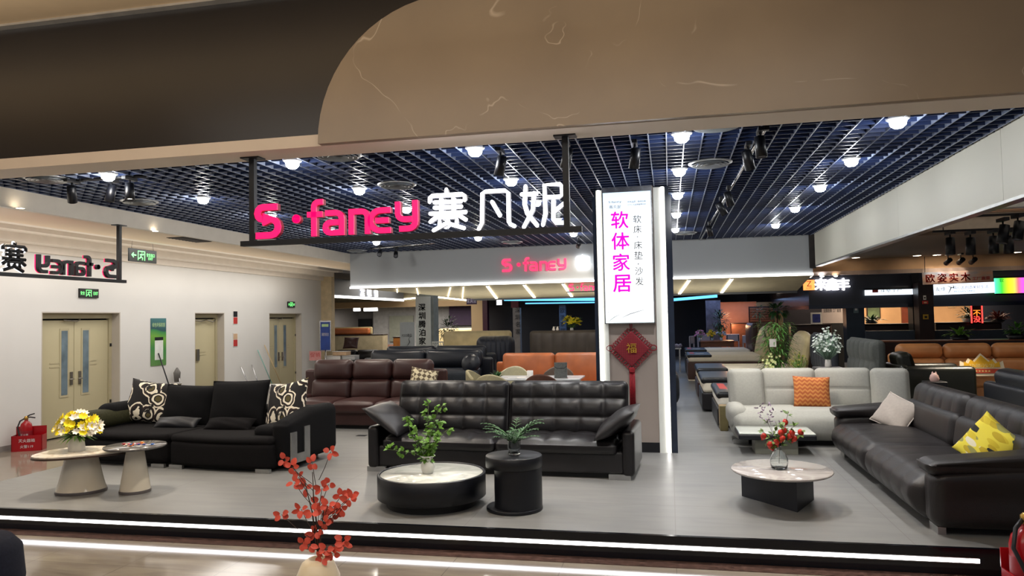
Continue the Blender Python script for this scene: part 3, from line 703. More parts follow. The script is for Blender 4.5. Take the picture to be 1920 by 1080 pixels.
# ---- warm grey sofa behind the small square table
t = T('grey_sofa', 'warm grey cloth sofa with seamed back holding an orange chevron cushion', 'sofa', (2.02, 11.15, PLAT), 0)
def plump(P, Q, n):
    P[:, 1] -= np.clip(-n[:, 1], 0, 1) * .07 * (1 - Q[:, 2] ** 2) + 0; return P
MB().soft((0, -.1, .27), (2.42, .95, .42), .13, (20, 8, 8), plump).build('seat', F_grey, t)
for x, w, rz, q in ((-.95, .5, .14, 1), (-.35, .76, 0, 1), (.4, .76, 0, 1), (1.0, .5, -.14, 1)):
    MB().soft((0, 0, 0), (w, .24, .62), .08, (12, 4, 22), qfn(1, -1, 1, 2 if abs(rz) < .1 else 1, .03, .05, 0, 2, .3), TR(x, .3 - (.1 if rz else 0), .68, -.2, 0, rz)).build('back_cushion', F_grey, t)
MB().soft((-1.12, -.12, .36), (.26, .86, .34), .12, (4, 8, 5)).build('arm', F_grey, t)
MB().soft((1.2, -.12, .36), (.3, .86, .34), .12, (4, 8, 5)).build('arm', F_grey, t)
MB().soft((1.36, .1, .42), (.24, .7, .22), .1, (4, 6, 4), None).build('side_pad', F_grey, t)
MB().box(-1.05, 1.05, -.42, .3, 0, .07).build('plinth', m_plinth, t)
for x in (-1.1, 1.1): MB().box(x - .1, x + .1, -.45, -.4, 0, .06).build('foot', m_feet, t)
tc_ = NT('orange_chevron_cloth'); v = tc_.tc('Object'); sx = tc_.n('ShaderNodeSeparateXYZ'); tc_.l(v, sx.inputs[0])
zig = tc_.math('PINGPONG', sx.outputs[0], .034); hgt = tc_.math('SUBTRACT', sx.outputs[2], tc_.math('MULTIPLY', zig, .9)); st = tc_.math('FRACT', tc_.math('MULTIPLY', hgt, 17))
tc_.l(tc_.ramp(st, [(0, srgb('#a4562a')), (.45, srgb('#a4562a')), (.55, srgb('#c27f42')), (.95, srgb('#c27f42')), (1, srgb('#8a3f17'))]), tc_.b.inputs['Base Color']); tc_.set(Roughness=.85)
cushion('chevron_cushion', 'orange cushion with a zigzag weave on the warm grey sofa', gy(1522, 735, 11.12), .5, .45, .17, tc_.m, (-.3, .04, 0), 13, .05)

# ---- plain sofa builder for the rows behind
def sofa(name, label, loc, rz, W, D, sh, bh, n, mat, armw=.22, armh=.58, tiers=2, qb=(1, 1), qs=(1, 1), lean=.18, arms=(1, 1), front=(1, 0), group=None, plinth=.06, bmat=None):
    t = T(name, label, 'sofa', loc, rz, group); bmat = bmat or mat
    iw = W - armw * sum(arms); x0 = -W / 2 + armw * arms[0]; w = iw / n
    MB().soft((x0 + iw / 2, .03, plinth + (sh - .14 - plinth) / 2), (iw, D - .06, sh - .14 - plinth), .03, (6, 3, 2)).build('base', mat, t)
    for k in range(n):
        xc = x0 + w * (k + .5)
        def sf(P, Q, n_):
            P = qfn(2, 1, qs[0], qs[1], .02, .02, 0, 1)(P, Q, n_); P[:, 1] -= np.clip(-n_[:, 1], 0, 1) * .02; return P
        MB().soft((xc, -.1, sh - .1), (w - .006, D - .22, .22), .07, (10 * qs[0], 8, 4), sf).build('seat_cushion', mat, t)
        bz = bh - sh + .06
        if tiers == 1:
            MB().soft((0, 0, 0), (w - .008, .24, bz), .08, (8 * qb[0], 4, 8 * qb[1]), qfn(1, -1, qb[0], qb[1], .03, .04), TR(xc, D / 2 - .2, sh - .04 + bz / 2, -lean)).build('backrest', bmat, t)
        else:
            MB().soft((0, 0, 0), (w - .008, .22, bz * .52), .08, (8 * qb[0], 4, 6), qfn(1, -1, qb[0], 1, .015, .03), TR(xc, D / 2 - .25, sh - .05 + bz * .25, -lean)).build('lumbar', bmat, t)
            MB().soft((0, 0, 0), (w - .008, .24, bz * .52), .1, (8 * qb[0], 4, 8), qfn(1, -1, qb[0], 1, .015, .03), TR(xc, D / 2 - .17, sh - .05 + bz * .75, -lean)).build('headrest', bmat, t)
    for s, on in zip((-1, 1), arms):
        if on: MB().soft((s * (W / 2 - armw / 2), -.03, plinth + (armh - plinth) / 2), (armw, D - .04, armh - plinth), .07, (4, 8, 5)).build('arm', mat, t)
    MB().soft((0, D / 2 - .08, (bh - .12) / 2 + plinth / 2), (W - .04, .13, bh - .2 - plinth), .05, (6, 2, 5)).build('back_frame', mat, t)
    for s in (-1, 1): MB().box(s * (W / 2 - .12) - .08, s * (W / 2 - .12) + .08, -D / 2 + .06, -D / 2 + .12, 0, plinth + .01).build('foot', m_feet, t)
    MB().box(-W / 2 + .15, W / 2 - .15, -D / 2 + .15, D / 2 - .05, 0, plinth + .005).build('plinth', m_plinth, t)
    return t
bs_ = sofa('brown_sofa', 'dark brown leather three-seat sofa behind the chenille sofa', (-5.2, 12.0, PLAT), -.02, 2.75, 1.05, .46, 1.1, 3, L_brown, .24, .5, 2, (1, 1))
MB().soft((1.12, -.75, .33), (.62, .75, .3), .08, (4, 5, 3)).build('chaise_pad', L_brown, bs_)
tg = NT('triangle_print_cloth'); ck = tg.n('ShaderNodeTexChecker'); ck.inputs['Scale'].default_value = 17; tg.l(tg.tc('Object', (1, 1, 1), (0, .78, 0)), ck.inputs['Vector']); ck.inputs['Color1'].default_value = srgb('#cbbf9e'); ck.inputs['Color2'].default_value = srgb('#5d4f3c')
tg.l(ck.outputs[0], tg.b.inputs['Base Color']); tg.set(Roughness=.85)
cushion('triangle_print_cushion', 'beige and brown triangle print cushion at the end of the brown sofa', gy(794, 712, 11.7), .46, .4, .16, tg.m, (-.5, .2, .3), 14, .06)

# ---- two tapered tables with pebble tops
m_cer = M('glossy_cream_lacquer', '#c9c0ae', .12, var=.05, ns=2, coat=.5)
m_top1 = marble('cream_marble', '#ded4c5', '#c3b5a3', 3.6, .14, .05)
m_dkedge = M('brown_tabletop_edge', '#4a3a31', .35)
m_gtop = marble('grey_slate_top', '#5b5856', '#6e6b69', 5, .15, .04)
m_ring = M('grey_metal_ring', '#6d6766', .3, .5)
p = gz(139, 926, PLAT)
t = T('pebble_table', 'low table with cream marble cloud-shaped top on a tapered glossy base', 'table', p + Vector((0, .1, 0)), .5)
def blob(n, f): return [(f(2 * PI * i / n)[0], f(2 * PI * i / n)[1]) for i in range(n)]
def cloud(a): 
    r = 1 + .09 * math.cos(3 * a + .6) + .05 * math.cos(2 * a); return (.46 * r * math.cos(a), .36 * r * math.sin(a))
pl = blob(56, cloud)
tp = MB().prism([(x * .985, y * .985) for x, y in pl], .425, .44).build('marble_top', m_top1, t)
MB().prism(pl, .405, .4255).build('top_edge', m_dkedge, t)
pr = [(.25 - .095 * (z / .39) ** .8, .03 + z) for z in [i * .375 / 8 for i in range(9)]]
MB().lathe(pr, 40, sx=1.0, sy=.85).build('tapered_base', m_cer, t)
MB().lathe([(.252, 0), (.256, .015), (.252, .032)], 40, sx=1.0, sy=.85).build('base_ring', m_ring, t)
BIGT = t.location + Vector((0, 0, .44))
p = gz(246, 925, PLAT)
t = T('round_side_table', 'small round table with dark slate top on a tapered glossy base', 'table', p + Vector((0, .06, 0)))
MB().lathe([(.27, .475), (.31, .483), (.315, .495), (.31, .505), (.0001, .505)], 48).build('slate_top', m_gtop, t)
pr = [(.155 - .07 * (z / .45), .03 + z) for z in [i * .445 / 6 for i in range(7)]]
MB().lathe(pr, 36).build('tapered_base', m_cer, t)
MB().lathe([(.158, 0), (.161, .015), (.158, .032)], 36).build('base_ring', m_ring, t)
SMT = t.location + Vector((0, 0, .505))
# a heap of wrapped sweets on the slate top
cols = ['#c2332b', '#d5642a', '#d8a43a', '#2f57a8', '#b8b9bd', '#a0302f', '#e0813a', '#3c6fc0']
for k in range(22):
    a = rnd.uniform(0, 2 * PI); r = .11 * math.sqrt(rnd.random()); dx = .07 if k % 4 == 3 else -.02
    cx, cy = SMT.x + r * math.cos(a) * 1.2 + dx, SMT.y + r * math.sin(a)
    zc = .008 + (.012 if k > 15 else 0)
    b = MB().soft((0, 0, 0), (.03, .018, .014), .006, (1, 1, 1)); 
    for s in (-1, 1): b.add([(s * .014, 0, 0), (s * .026, .009, .003), (s * .026, -.009, -.003)], [(0, 1, 2)])
    o = b.build('wrapped_sweet', M('foil_' + cols[k % 8][1:], cols[k % 8], .3, .2)); o.location = (cx, cy, SMT.z + zc); o.rotation_euler = (0, 0, rnd.uniform(0, 3))
    tag(o, 'small foil wrapped sweet in the loose heap on the dark slate table top', 'sweet', 'wrapped sweets on the slate table')

# ---- round drum table with white marble top, C-shaped side table
m_wmarb = marble('white_marble', '#dadcd5', '#c3c7c0', 2.2, .06, .08)
m_ink = M('ink_black_lacquer', '#0c0e15', .4, var=.2, ns=3)
t = T('drum_table', 'round black drum coffee table with white marble top', 'table', (-2.33, 6.98, PLAT), 0)
MB().lathe([(.515, .078), (.53, .085), (.53, .298), (.522, .305), (.505, .305), (.503, .292)], 64, cap=(True, False)).build('drum', m_ink, t)
MB().lathe([(.502, .27), (.502, .295), (.0001, .295)], 64, cap=(True, False)).build('marble_top', m_wmarb, t)
MB().lathe([(.44, 0), (.44, .08)], 48).build('recessed_base', m_plinth, t)
DRUM = t.location + Vector((0, 0, .295))
t = T('c_shaped_side_table', 'black round C-shaped side table beside the drum table', 'table', (-1.48, 6.88, PLAT), 0)
MB().lathe([(.26, .40), (.268, .405), (.268, .502), (.262, .508), (.0001, .508)], 48).build('top_drum', m_ink, t)
MB().lathe([(.23, .03), (.23, .4)], 40, (.038, 0, 0), sx=.98).build('body', m_ink, t)
MB().lathe([(.262, 0), (.266, .005), (.266, .028), (.262, .032)], 48).build('base_disc', m_ink, t)
CST = t.location + Vector((0, 0, .508))

# ---- oval stone table and square table by the channelled sofa
t = T('oval_table', 'oval grey stone coffee table on dark angled panels', 'table', (.98, 7.3, PLAT), .0)
MB().lathe([(.3, .30), (.44, .325), (.452, .338), (.445, .348), (.0001, .35)], 56, sx=1.0, sy=1.06).build('stone_top', marble('grey_stone', '#a49e9b', '#b5b0ac', 2.4, .1, .07), t)
tri = [(-.33, .36), (.10, -.06 - .14), (.33, .3), (.26, .36), (.1, .02), (-.28, .4)]
MB().prism(tri[:], 0, .318).build('angled_panel_base', M('dark_slate_lacquer', '#1d1f27', .5), t)
OVT = t.location + Vector((0, 0, .35))
p = gz(1452, 846, PLAT)
t = T('square_table', 'low square table with white glossy top in front of the grey sofa', 'table', (p.x, p.y - .02, PLAT), 0)
MB().soft((0, 0, .272), (.92, .62, .02), .009, (4, 4, 1)).build('white_top', M('white_glass_top', '#d4d9d2', .08, var=.02, coat=.6), t)
MB().soft((0, 0, .228), (.94, .64, .07), .02, (4, 4, 2)).build('black_frame', m_ink, t)
MB().box(-.26, .26, -.2, .2, 0, .2).build('pedestal', M('grey_green_pedestal', '#77786d', .4), t)
SQT = t.location + Vector((0, 0, .282))

# ---- vases, flowers and plants on the tables
m_glass = M('clear_glass', '#f2f6f5', .02, var=0, trans=1., ior=1.45)
m_stem = M('green_stem', '#4c5b2a', .6)
m_brstem = M('dark_twig', '#3a2b22', .7)
g_leaf = M('fresh_green_leaf', '#5d8a2c', .5, var=.35, ns=9)
g_dark = M('deep_green_leaf', '#2f5a2a', .45, var=.3, ns=9)
def flower(mb, c, d, r, n, cup=.3, w=.55):
    d = Vector(d).normalized(); a = d.cross(Vector((0, 0, 1)) if abs(d.z) < .9 else Vector((1, 0, 0))).normalized(); b = d.cross(a)
    for k in range(n):
        t_ = 2 * PI * k / n; q = a * math.cos(t_) + b * math.sin(t_)
        leaf(mb, c, (q + d * cup).normalized(), d, r, r * w, -.15, 3, .35)
# yellow and white bouquet
v0 = BIGT + Vector((-.09, .03, 0))
t = T('flower_vase', 'white ribbed vase of yellow and white flowers on the cream marble table', 'vase', v0)
MB().lathe([(.085, 0), (.088, .01), (.066, .165), (.06, .17), (.055, .16), (.07, .03), (.001, .025)], 28, cap=(True, False)).build('vase_body', M('white_ribbed_ceramic', '#c9c5bb', .35), t)
yl = M('yellow_petal', '#ffe01a', .6, var=.15); wt = M('white_petal', '#f0e9d6', .6, var=.06); st = MB(); fo = MB(); rg = random.Random(3)
for k in range(92):
    a = rg.uniform(0, 2 * PI); r = .235 * math.sqrt(rg.random()); el = .19 + .2 * (1 - (r / .25) ** 2) + rg.uniform(-.04, .04)
    h = Vector((r * math.cos(a) * 1.15, r * math.sin(a) * .8, el)); d = Vector((h.x * 2.2, h.y * 2.2 - .12, .25 + rg.uniform(-.1, .1)))
    st.tube([(0, 0, .14), h * .6 + Vector((0, 0, .06)), h], .0022, 4)
    f = MB(); flower(f, (0, 0, 0), d, rg.uniform(.046, .062), 7 if k % 2 else 9, .35); o = f.build('yellow_flower' if k % 2 == 0 else 'white_flower', yl if k % 2 == 0 else wt, t); o.location = h
for k in range(70):
    a = rg.uniform(0, 2 * PI); leaf(fo, (.03 * math.cos(a), .03 * math.sin(a), .155), (math.cos(a), math.sin(a), rg.uniform(.1, .9)), (0, 0, 1), rg.uniform(.1, .19), .025, .5, 3)
st.build('stems', m_stem, t); fo.build('foliage', g_leaf, t)
# vase with green branches on the drum table
t = T('branch_vase', 'white pleated vase of fresh green branches on the drum table', 'vase', DRUM + Vector((-.03, -.03, 0)))
b = MB().lathe([(.04, 0), (.05, .01), (.068, .07), (.06, .1), (.042, .13), (.05, .155), (.075, .175), (.07, .176), (.045, .155), (.037, .13), (.001, .12)], 28, cap=(True, False))
b.v = [Vector((q.x * (1 + .06 * math.cos(14 * math.atan2(q.y, q.x))), q.y * (1 + .06 * math.cos(14 * math.atan2(q.y, q.x))), q.z)) for q in b.v]
b.build('vase_body', M('white_pleated_ceramic', '#d2d2cc', .3), t)
st = MB(); fo = MB(); rg = random.Random(11)
def sprig(st, fo, pts, r, lf, rg, L=.04, w=.032, every=.06, cl=3):
    st.tube(pts, r, 5); P = [Vector(p) for p in pts]
    for a, b_ in zip(P[:-1], P[1:]):
        n = max(1, int((b_ - a).length / every))
        for k in range(n):
            c = a.lerp(b_, (k + .5) / n)
            for q in range(cl):
                d = Vector((rg.uniform(-1, 1), rg.uniform(-1, 1), rg.uniform(-.3, .9))).normalized(); e = c + d * rg.uniform(.01, .035)
                st.tube([c, e], r * .4, 3)
                for z in range(lf):
                    d2 = (d + Vector((rg.uniform(-1, 1), rg.uniform(-1, 1), rg.uniform(-1, 1))) * .9).normalized(); leaf(fo, e, d2, (0, -.4, 1), L * rg.uniform(.7, 1.2), w * rg.uniform(.8, 1.1), .2, 3, .5)
for pts in ([(0, 0, .1), (-.06, 0, .22), (-.14, -.01, .36), (-.17, 0, .5)], [(0, 0, .1), (.02, 0, .3), (.05, .01, .42), (.1, 0, .56), (.16, 0, .6)], [(0, 0, .1), (-.01, .02, .28), (0, .02, .44), (.01, .01, .62)], [(0, 0, .12), (.06, -.03, .26), (.14, -.02, .36), (.2, -.02, .4)], [(0, 0, .12), (-.1, -.03, .19), (-.22, -.02, .2), (-.34, -.02, .215)], [(0, 0, .12), (.03, -.05, .24), (.06, -.08, .33)], [(0, 0, .1), (.05, .03, .3), (.1, .05, .46)], [(0, 0, .12), (-.04, -.05, .26), (-.08, -.05, .4), (-.2, -.03, .47)]):
    sprig(st, fo, [(x * 1.22, y * 1.2, .1 + (z - .1) * 1.16) for x, y, z in pts], .003, 3, rg, .045, .042, .06, 3)
st.build('branches', m_stem, t); fo.build('foliage', g_leaf, t)
# glass vase with fern
t = T('fern_glass', 'ribbed glass vase with a small palm fern on the black side table', 'vase', CST + Vector((-.0, .02, 0)))
b = MB()
b.lathe([(.045, 0), (.06, .01), (.05, .04), (.062, .06), (.064, .13), (.07, .14), (.066, .14), (.058, .13), (.056, .06), (.044, .04), (.05, .016), (.001, .014)], 24, cap=(True, False)).build('glass', m_glass, t)
fo = MB(); rg = random.Random(5)
for k in range(22):
    a = 2 * PI * k / 22 + rg.uniform(-.2, .2); L = rg.uniform(.2, .3); up = rg.uniform(.7, 1.7); P = []
    for i in range(8):
        s = i / 7; P.append(Vector((math.cos(a) * L * s, math.sin(a) * L * s, .1 + up * L * s - .65 * L * s * s * up * .8)))
    fo.tube(P, .002, 4)
    for i in range(1, 8):
        for s in (-1, 1):
            d = (P[i] - P[i - 1]).normalized(); sd = d.cross(Vector((0, 0, 1))).normalized() * s; leaf(fo, P[i], (d + sd * .9).normalized(), (0, 0, 1), .1 * (1.1 - i / 9), .016, .2, 2)
fo.build('fronds', g_dark, t)
# clear bottle with pomegranate branch on the oval table
t = T('pomegranate_vase', 'clear glass bottle vase with red fruits and green leaves on the oval table', 'vase', OVT + Vector((-.02, -.02, 0)))
MB().lathe([(.05, 0), (.07, .008), (.082, .06), (.08, .1), (.055, .15), (.028, .175), (.024, .21), (.03, .225), (.027, .224), (.021, .21), (.024, .178), (.05, .15), (.075, .1), (.077, .06), (.065, .014), (.001, .012)], 28, cap=(True, False)).build('glass', m_glass, t)
st = MB(); fo = MB(); rg = random.Random(21); redf = M('red_fruit', '#b32a1c', .35, var=.2, ns=20)
ends = [(-.13, .0, .3), (-.08, -.03, .23), (.05, -.02, .36), (.02, -.04, .34), (.12, -.03, .34), (.2, 0, .34), (.14, 0, .28), (.07, .02, .43), (.03, -.05, .29), (-.02, -.03, .25), (.1, -.02, .31), (-.06, 0, .2)]
for q_ in range(30):
    e_ = Vector(ends[q_ % 12]) * rg.uniform(.75, 1.1); leaf(fo, e_, (rg.uniform(-1, 1), rg.uniform(-1, .4), rg.uniform(-.4, 1)), (0, -.6, 1), .06, .034, .2, 4, .5, .8)
for e in ends:
    st.tube([(0, 0, .05), (.01, 0, .2), Vector(e) * .7 + Vector((0, 0, .1)), e], .0022, 4)
    f = MB().lathe([(.001, -.03), (.018, -.026), (.028, 0), (.02, .022), (.006, .028), (.01, .042)], 14, (0, 0, 0)); o = f.build('red_fruit', redf, t); o.location = e; o.rotation_euler = (PI + rg.uniform(-.6, .6), rg.uniform(-.5, .5), 0)
for pts in ([(0, 0, .2), (-.06, 0, .36), (-.1, 0, .46)], [(0, 0, .2), (.06, 0, .4), (.1, 0, .53)], [(0, 0, .2), (-.08, -.02, .32), (-.15, 0, .34)], [(0, 0, .2), (.1, .02, .36), (.18, 0, .42)], [(0, 0, .2), (0, -.03, .34), (-.02, -.02, .44)]):
    sprig(st, fo, pts, .002, 2, rg, .05, .032, .06, 2)
st.build('stems', m_brstem, t); fo.build('foliage', M('grey_green_leaf', '#56702f', .5, var=.35, ns=9), t)
li = MB()
for k in range(44): leaf(li, (-.09 + rg.gauss(0, .055), rg.gauss(0, .02), .5 + rg.gauss(0, .045)), (rg.uniform(-1, 1), rg.uniform(-1, 1), rg.uniform(-.3, 1)), (0, -1, 0), .03, .014, .1, 2)
li.tube([(0, 0, .2), (-.05, 0, .36), (-.09, 0, .52)], .002, 4).build('lilac_blossom', M('lilac_petal', '#8f7f95', .6), t)
# red-leaved plant in a tall cream floor vase in front of the platform
p = gy(596, 1046, 4.6)
t = T('red_leaf_plant', 'tall cream floor vase with coral red leafy branches in front of the platform', 'potted plant', (p.x, 4.6, 0))
vh = p.z
MB().lathe([(.1, 0), (.125, .02), (.15, vh * .5), (.145, vh * .72), (.105, vh * .93), (.062, vh), (.055, vh - .005), (.05, vh - .04), (.001, vh - .05)], 40, cap=(True, False)).build('vase_body', M('cream_glazed_vase', '#e0cfae', .35, var=.03), t)
st = MB(); fo = MB(); rg = random.Random(9); lw = m_brstem
def pt(x, y, dy=0): q = gy(x, y, 4.6 + dy); return q - Vector((p.x, 4.6, 0))
main = [(597, 1046), (594, 985), (588, 935), (586, 885)]
clus = [(620, 847, .03), (548, 875, 0), (534, 862, .02), (586, 868, -.03), (552, 905, -.05), (572, 915, .05), (604, 915, 0), (616, 908, .06), (640, 930, .05), (660, 928, .02), (655, 935, -.04), (615, 948, -.05), (605, 955, 0), (632, 958, .04), (565, 955, .04), (528, 965, -.02), (586, 958, -.06), (608, 980, -.05), (595, 995, 0), (590, 1000, .05), (570, 1018, -.04), (580, 1022, -.05), (644, 1012, .03), (646, 1022, .0), (612, 1030, -.06), (606, 1045, -.05), (624, 1038, -.05), (560, 895, .03), (640, 955, .0), (620, 968, .05), (600, 940, .04)]
st.tube([pt(x, y) for x, y in main], [.007, .006, .0045, .003], 6); st.tube([pt(599, 1046), pt(603, 985, .02), pt(608, 950, .02)], .0045, 6); st.tube([pt(596, 1040), pt(585, 960, -.02), pt(572, 905, 0)], .004, 6)
m_red = M('coral_red_leaf', '#cf4f3c', .5, var=.3, ns=7)
for x, y, dy in clus:
    c = pt(x, y, dy); my = min(1030, max(900, y + 45)); base = pt(594 + (x - 594) * .15, my)
    st.tube([base, base.lerp(c, .5) + Vector((0, 0, -.012)), c], .0022, 5)
    a0 = rg.uniform(0, 6)
    for k in range(4):
        a = a0 + 2 * PI * k / 4 + rg.uniform(-.5, .5); d = Vector((math.cos(a), rg.uniform(-.6, .2), math.sin(a) * .8)); e = c + d * .012; leaf(fo, e, d, (0, -1, rg.uniform(-.3, .9)), rg.uniform(.04, .056), rg.uniform(.034, .044), .15, 6, .42, .6)
st.build('branches', lw, t); fo.build('foliage', m_red, t)
MB().lathe([(.05, vh - .035), (.001, vh - .03)], 20, cap=(False, False)).build('soil', M('dark_soil', '#2a1d14', .9), t)
# dark round pouf cut by the frame, fire extinguishers
p = gy(0, 1030, 4.2)
t = T('round_pouf', 'dark navy round pouf at the bottom left corner of the hall floor', 'pouf', (p.x - .385, 4.2, 0))
MB().lathe([(.36, .02), (.40, .06), (.42, .25), (.40, .46), (.34, .53), (.2, .555), (.0001, .56)], 40, cap=(True, False)).build('upholstered_body', fabric('navy_wool', '#171a28', .9, .2), t)
MB().lathe([(.3, 0), (.3, .03)], 32).build('base', m_plinth, t)
m_redp = M('extinguisher_red', '#a01018', .25, var=.15, ns=3)
def extinguisher(loc, label, rz=0, s=1.):
    t = T('fire_extinguisher', label, 'fire extinguisher', loc, rz)
    MB().lathe([(.08, 0), (.088, .01), (.088, .36), (.075, .41), (.04, .445), (.026, .46), (.026, .475)], 28).build('cylinder', m_redp, t)
    MB().lathe([(.024, .475), (.03, .48), (.03, .52), (.015, .535)], 16).build('valve', M('brass_valve', '#b08d4a', .3, .9), t)
    MB().tube([(0, 0, .52), (.05, 0, .55), (.12, 0, .57)], .011, 6).tube([(0, 0, .515), (.06, 0, .515), (.13, 0, .5)], .011, 6).build('handle', m_blk, t)
    MB().tube([(-.02, 0, .5), (-.08, -.03, .46), (-.11, -.05, .36), (-.06, -.1, .2), (.03, -.1, .12)], .012, 8).build('hose', m_blk, t)
    lb = MB().lathe([(.0885, .1), (.0885, .3)], 28, cap=(False, False)).build('label_band', M('label_red', '#8c1a24', .4), t)
    text('灭火器', .035, M('label_white', '#d8cfcf', .5), 'lettering', lb, (0, -.09, .24), ext=.001); text('干粉 ABC', .025, M('label_white', '#d8cfcf', .5), 'lettering', lb, (.0, -.09, .17), ext=.001)
    return t
def ext_box(loc, label, rz, w, d, h):
    t = T('extinguisher_box', label, 'box', loc, rz)
    MB().box(-w / 2, w / 2, -d / 2, -d / 2 + .012, 0, h).box(-w / 2, w / 2, d / 2 - .012, d / 2, 0, h * 1.5).box(-w / 2, -w / 2 + .012, -d / 2, d / 2, 0, h).box(w / 2 - .012, w / 2, -d / 2, d / 2, 0, h).build('tray', m_redp, t)
    MB().box(-w / 2 + .012, w / 2 - .012, -d / 2 + .012, d / 2 - .012, .0, .012).build('floor_plate', m_redp, t)
    text('灭火器箱', .055, M('label_white', '#d8cfcf', .5), 'lettering', t, (0, -d / 2 - .001, h * .68), ext=.002); text('火警119', .05, M('label_white', '#d8cfcf', .5), 'lettering', t, (0, -d / 2 - .001, h * .3), ext=.002)
    return t
fe_ = extinguisher((2.26, 5.5, .013), 'red fire extinguisher standing in front of the platform edge near the channelled sofa', .2); fe_.scale = (1.2, 1.2, 1.2)
ext_box((2.37, 5.5, .0), 'red extinguisher box in front of the platform near the channelled sofa', 0, .46, .24, .26)
q = gz(22, 843, 0); q.x += .14
ext_box((q.x + .2, q.y - .0, 0), 'red extinguisher box on the hall floor by the left wall', .5, .44, .24, .25)
extinguisher((q.x + .12, q.y + .02, .013), 'red fire extinguisher standing in the box by the left wall', .5)

# ================================================================== PILLAR SIGN AND KNOT
def pr(x0, y0, x1, y1, Y):      # a photo rectangle on the plane at depth Y: X0, X1, Z0, Z1
    a, b = gy(x0, y1, Y), gy(x1, y0, Y); c, d = gy(x1, y1, Y), gy(x0, y0, Y)
    return (a.x + d.x) / 2, (b.x + c.x) / 2, (a.z + c.z) / 2, (b.z + d.z) / 2
t = T('light_box_sign', 'tall lit white light box with magenta characters on the pillar', 'sign', (-.515, PY, 1.9))
lb = NT('lit_film_uneven_glow'); sz = lb.n('ShaderNodeSeparateXYZ'); lb.l(lb.tc('Object'), sz.inputs[0])  # bluish top of the ramp paints the failing backlight into the film colour
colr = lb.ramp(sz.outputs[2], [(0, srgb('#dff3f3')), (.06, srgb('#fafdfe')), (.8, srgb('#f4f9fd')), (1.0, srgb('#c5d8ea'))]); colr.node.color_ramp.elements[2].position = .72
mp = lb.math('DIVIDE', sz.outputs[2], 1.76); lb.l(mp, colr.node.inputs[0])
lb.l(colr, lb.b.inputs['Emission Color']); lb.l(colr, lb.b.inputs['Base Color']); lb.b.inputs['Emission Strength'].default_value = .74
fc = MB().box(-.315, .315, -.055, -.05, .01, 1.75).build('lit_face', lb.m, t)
MB().box(-.33, .33, -.05, .028, 0, 1.82).box(-.33, -.318, -.06, -.05, 0, 1.77).box(.318, .33, -.06, -.05, 0, 1.77).box(-.33, .33, -.06, -.05, 0, .012).box(-.33, .33, -.062, -.05, 1.755, 1.82).build('frame', m_chrome, t)
m_mag = E('magenta_print', (.5, .006, .44), .73); m_pk = M('black_print', '#1c1c22', .5); m_gp = M('grey_print', '#6d7680', .5)
for k, ch in enumerate('软体家居'):
    text(ch, .225, m_mag, 'magenta_character', fc, (-.1 + .004 * k, -.056, 1.38 - .282 * k), bold=.018, ext=.002)
for k, ch in enumerate('软床床垫沙发'):
    text(ch, .105, m_pk, 'black_character', fc, (.13 + .002 * k, -.056, 1.38 - .135 * k - .075 * (k // 2)), ext=.001)
for z in (1.16, .80): MB().cbox((.13, -.0565, z - .06 + .045), (.014, .002, .014)).build('dot', m_gp, fc)
text('S·fanεy', .035, m_pk, 'small_lettering', fc, (-.155, -.056, 1.62), ext=.001, width=.17); text('赛凡妮', .05, m_gp, 'small_lettering', fc, (-.155, -.056, 1.555), ext=.001)
text('百年品质 · 值得信赖', .024, m_pk, 'small_lettering', fc, (.13, -.056, 1.615), ext=.001, width=.24); text('CCTV 大品牌值得信任', .024, m_pk, 'small_lettering', fc, (.13, -.056, 1.575), ext=.001, width=.24)
b = MB()
b.tube([(-.28, -.057, .03), (-.2, -.057, .09), (-.1, -.057, .135)], [.002, .004, .001], 5).tube([(-.12, -.057, .07), (0, -.057, .125), (.12, -.057, .16), (.24, -.057, .19)], [.001, .005, .004, .001], 5)
b.lathe([(.001, -.003), (.012, 0), (.001, .003)], 8, (-.28, -.057, .155), (False, False)).lathe([(.001, -.003), (.012, 0), (.001, .003)], 8, (.16, -.057, .38), (False, False))
b.build('brush_marks', m_gp, fc)
# knot
kp = gy(1184, 654, PY)
t = T('chinese_knot', 'large dark red Chinese knot with gold character and tassel on the pillar', 'hanging ornament', (kp.x, PY + .025, kp.z))
m_kn = M('dark_red_cord', '#7d1522', .75, var=.25, ns=60, bump=.4, bs=80); m_gold = M('gold_plastic', '#c79a3c', .35, .5)
kb = NT('woven_red_cord'); kv = kb.tc('Object', (1, 1, 1), (0, PI / 4, 0)); ck = kb.n('ShaderNodeTexChecker'); ck.inputs['Scale'].default_value = 60; kb.l(kv, ck.inputs['Vector']); ck.inputs['Color1'].default_value = srgb('#861827'); ck.inputs['Color2'].default_value = srgb('#65101c')
kb.l(ck.outputs[0], kb.b.inputs['Base Color']); kb.set(Roughness=.8)
R45 = Euler((0, PI / 4, 0)).to_matrix().to_4x4()
hs_ = .168
MB().soft((0, -.02, 0), (hs_ * 2, .035, hs_ * 2), .012, (8, 1, 8), None, R45).build('woven_diamond', kb.m, t)
b = MB()
for side in range(4):
    Rr = Euler((0, PI / 4 + side * PI / 2, 0)).to_matrix().to_4x4()
    for k in range(9):
        u = -hs_ + (k + .5) * hs_ * 2 / 9
        b.tube([Rr @ Vector((u + .016 * math.cos(a), -.02, hs_ + .02 + .036 * math.sin(a))) for a in [math.radians(q) for q in range(-40, 221, 26)]], .006, 6)
b.build('cord_loops', m_kn, t)
for s in (-1, 1): MB().tube([(s * (.285 + .045 * math.cos(a)), -.02, .01 + .035 * math.sin(a)) for a in [math.radians(q) for q in range(0, 361, 24)]], .007, 6, False).build('side_loop', m_kn, t)
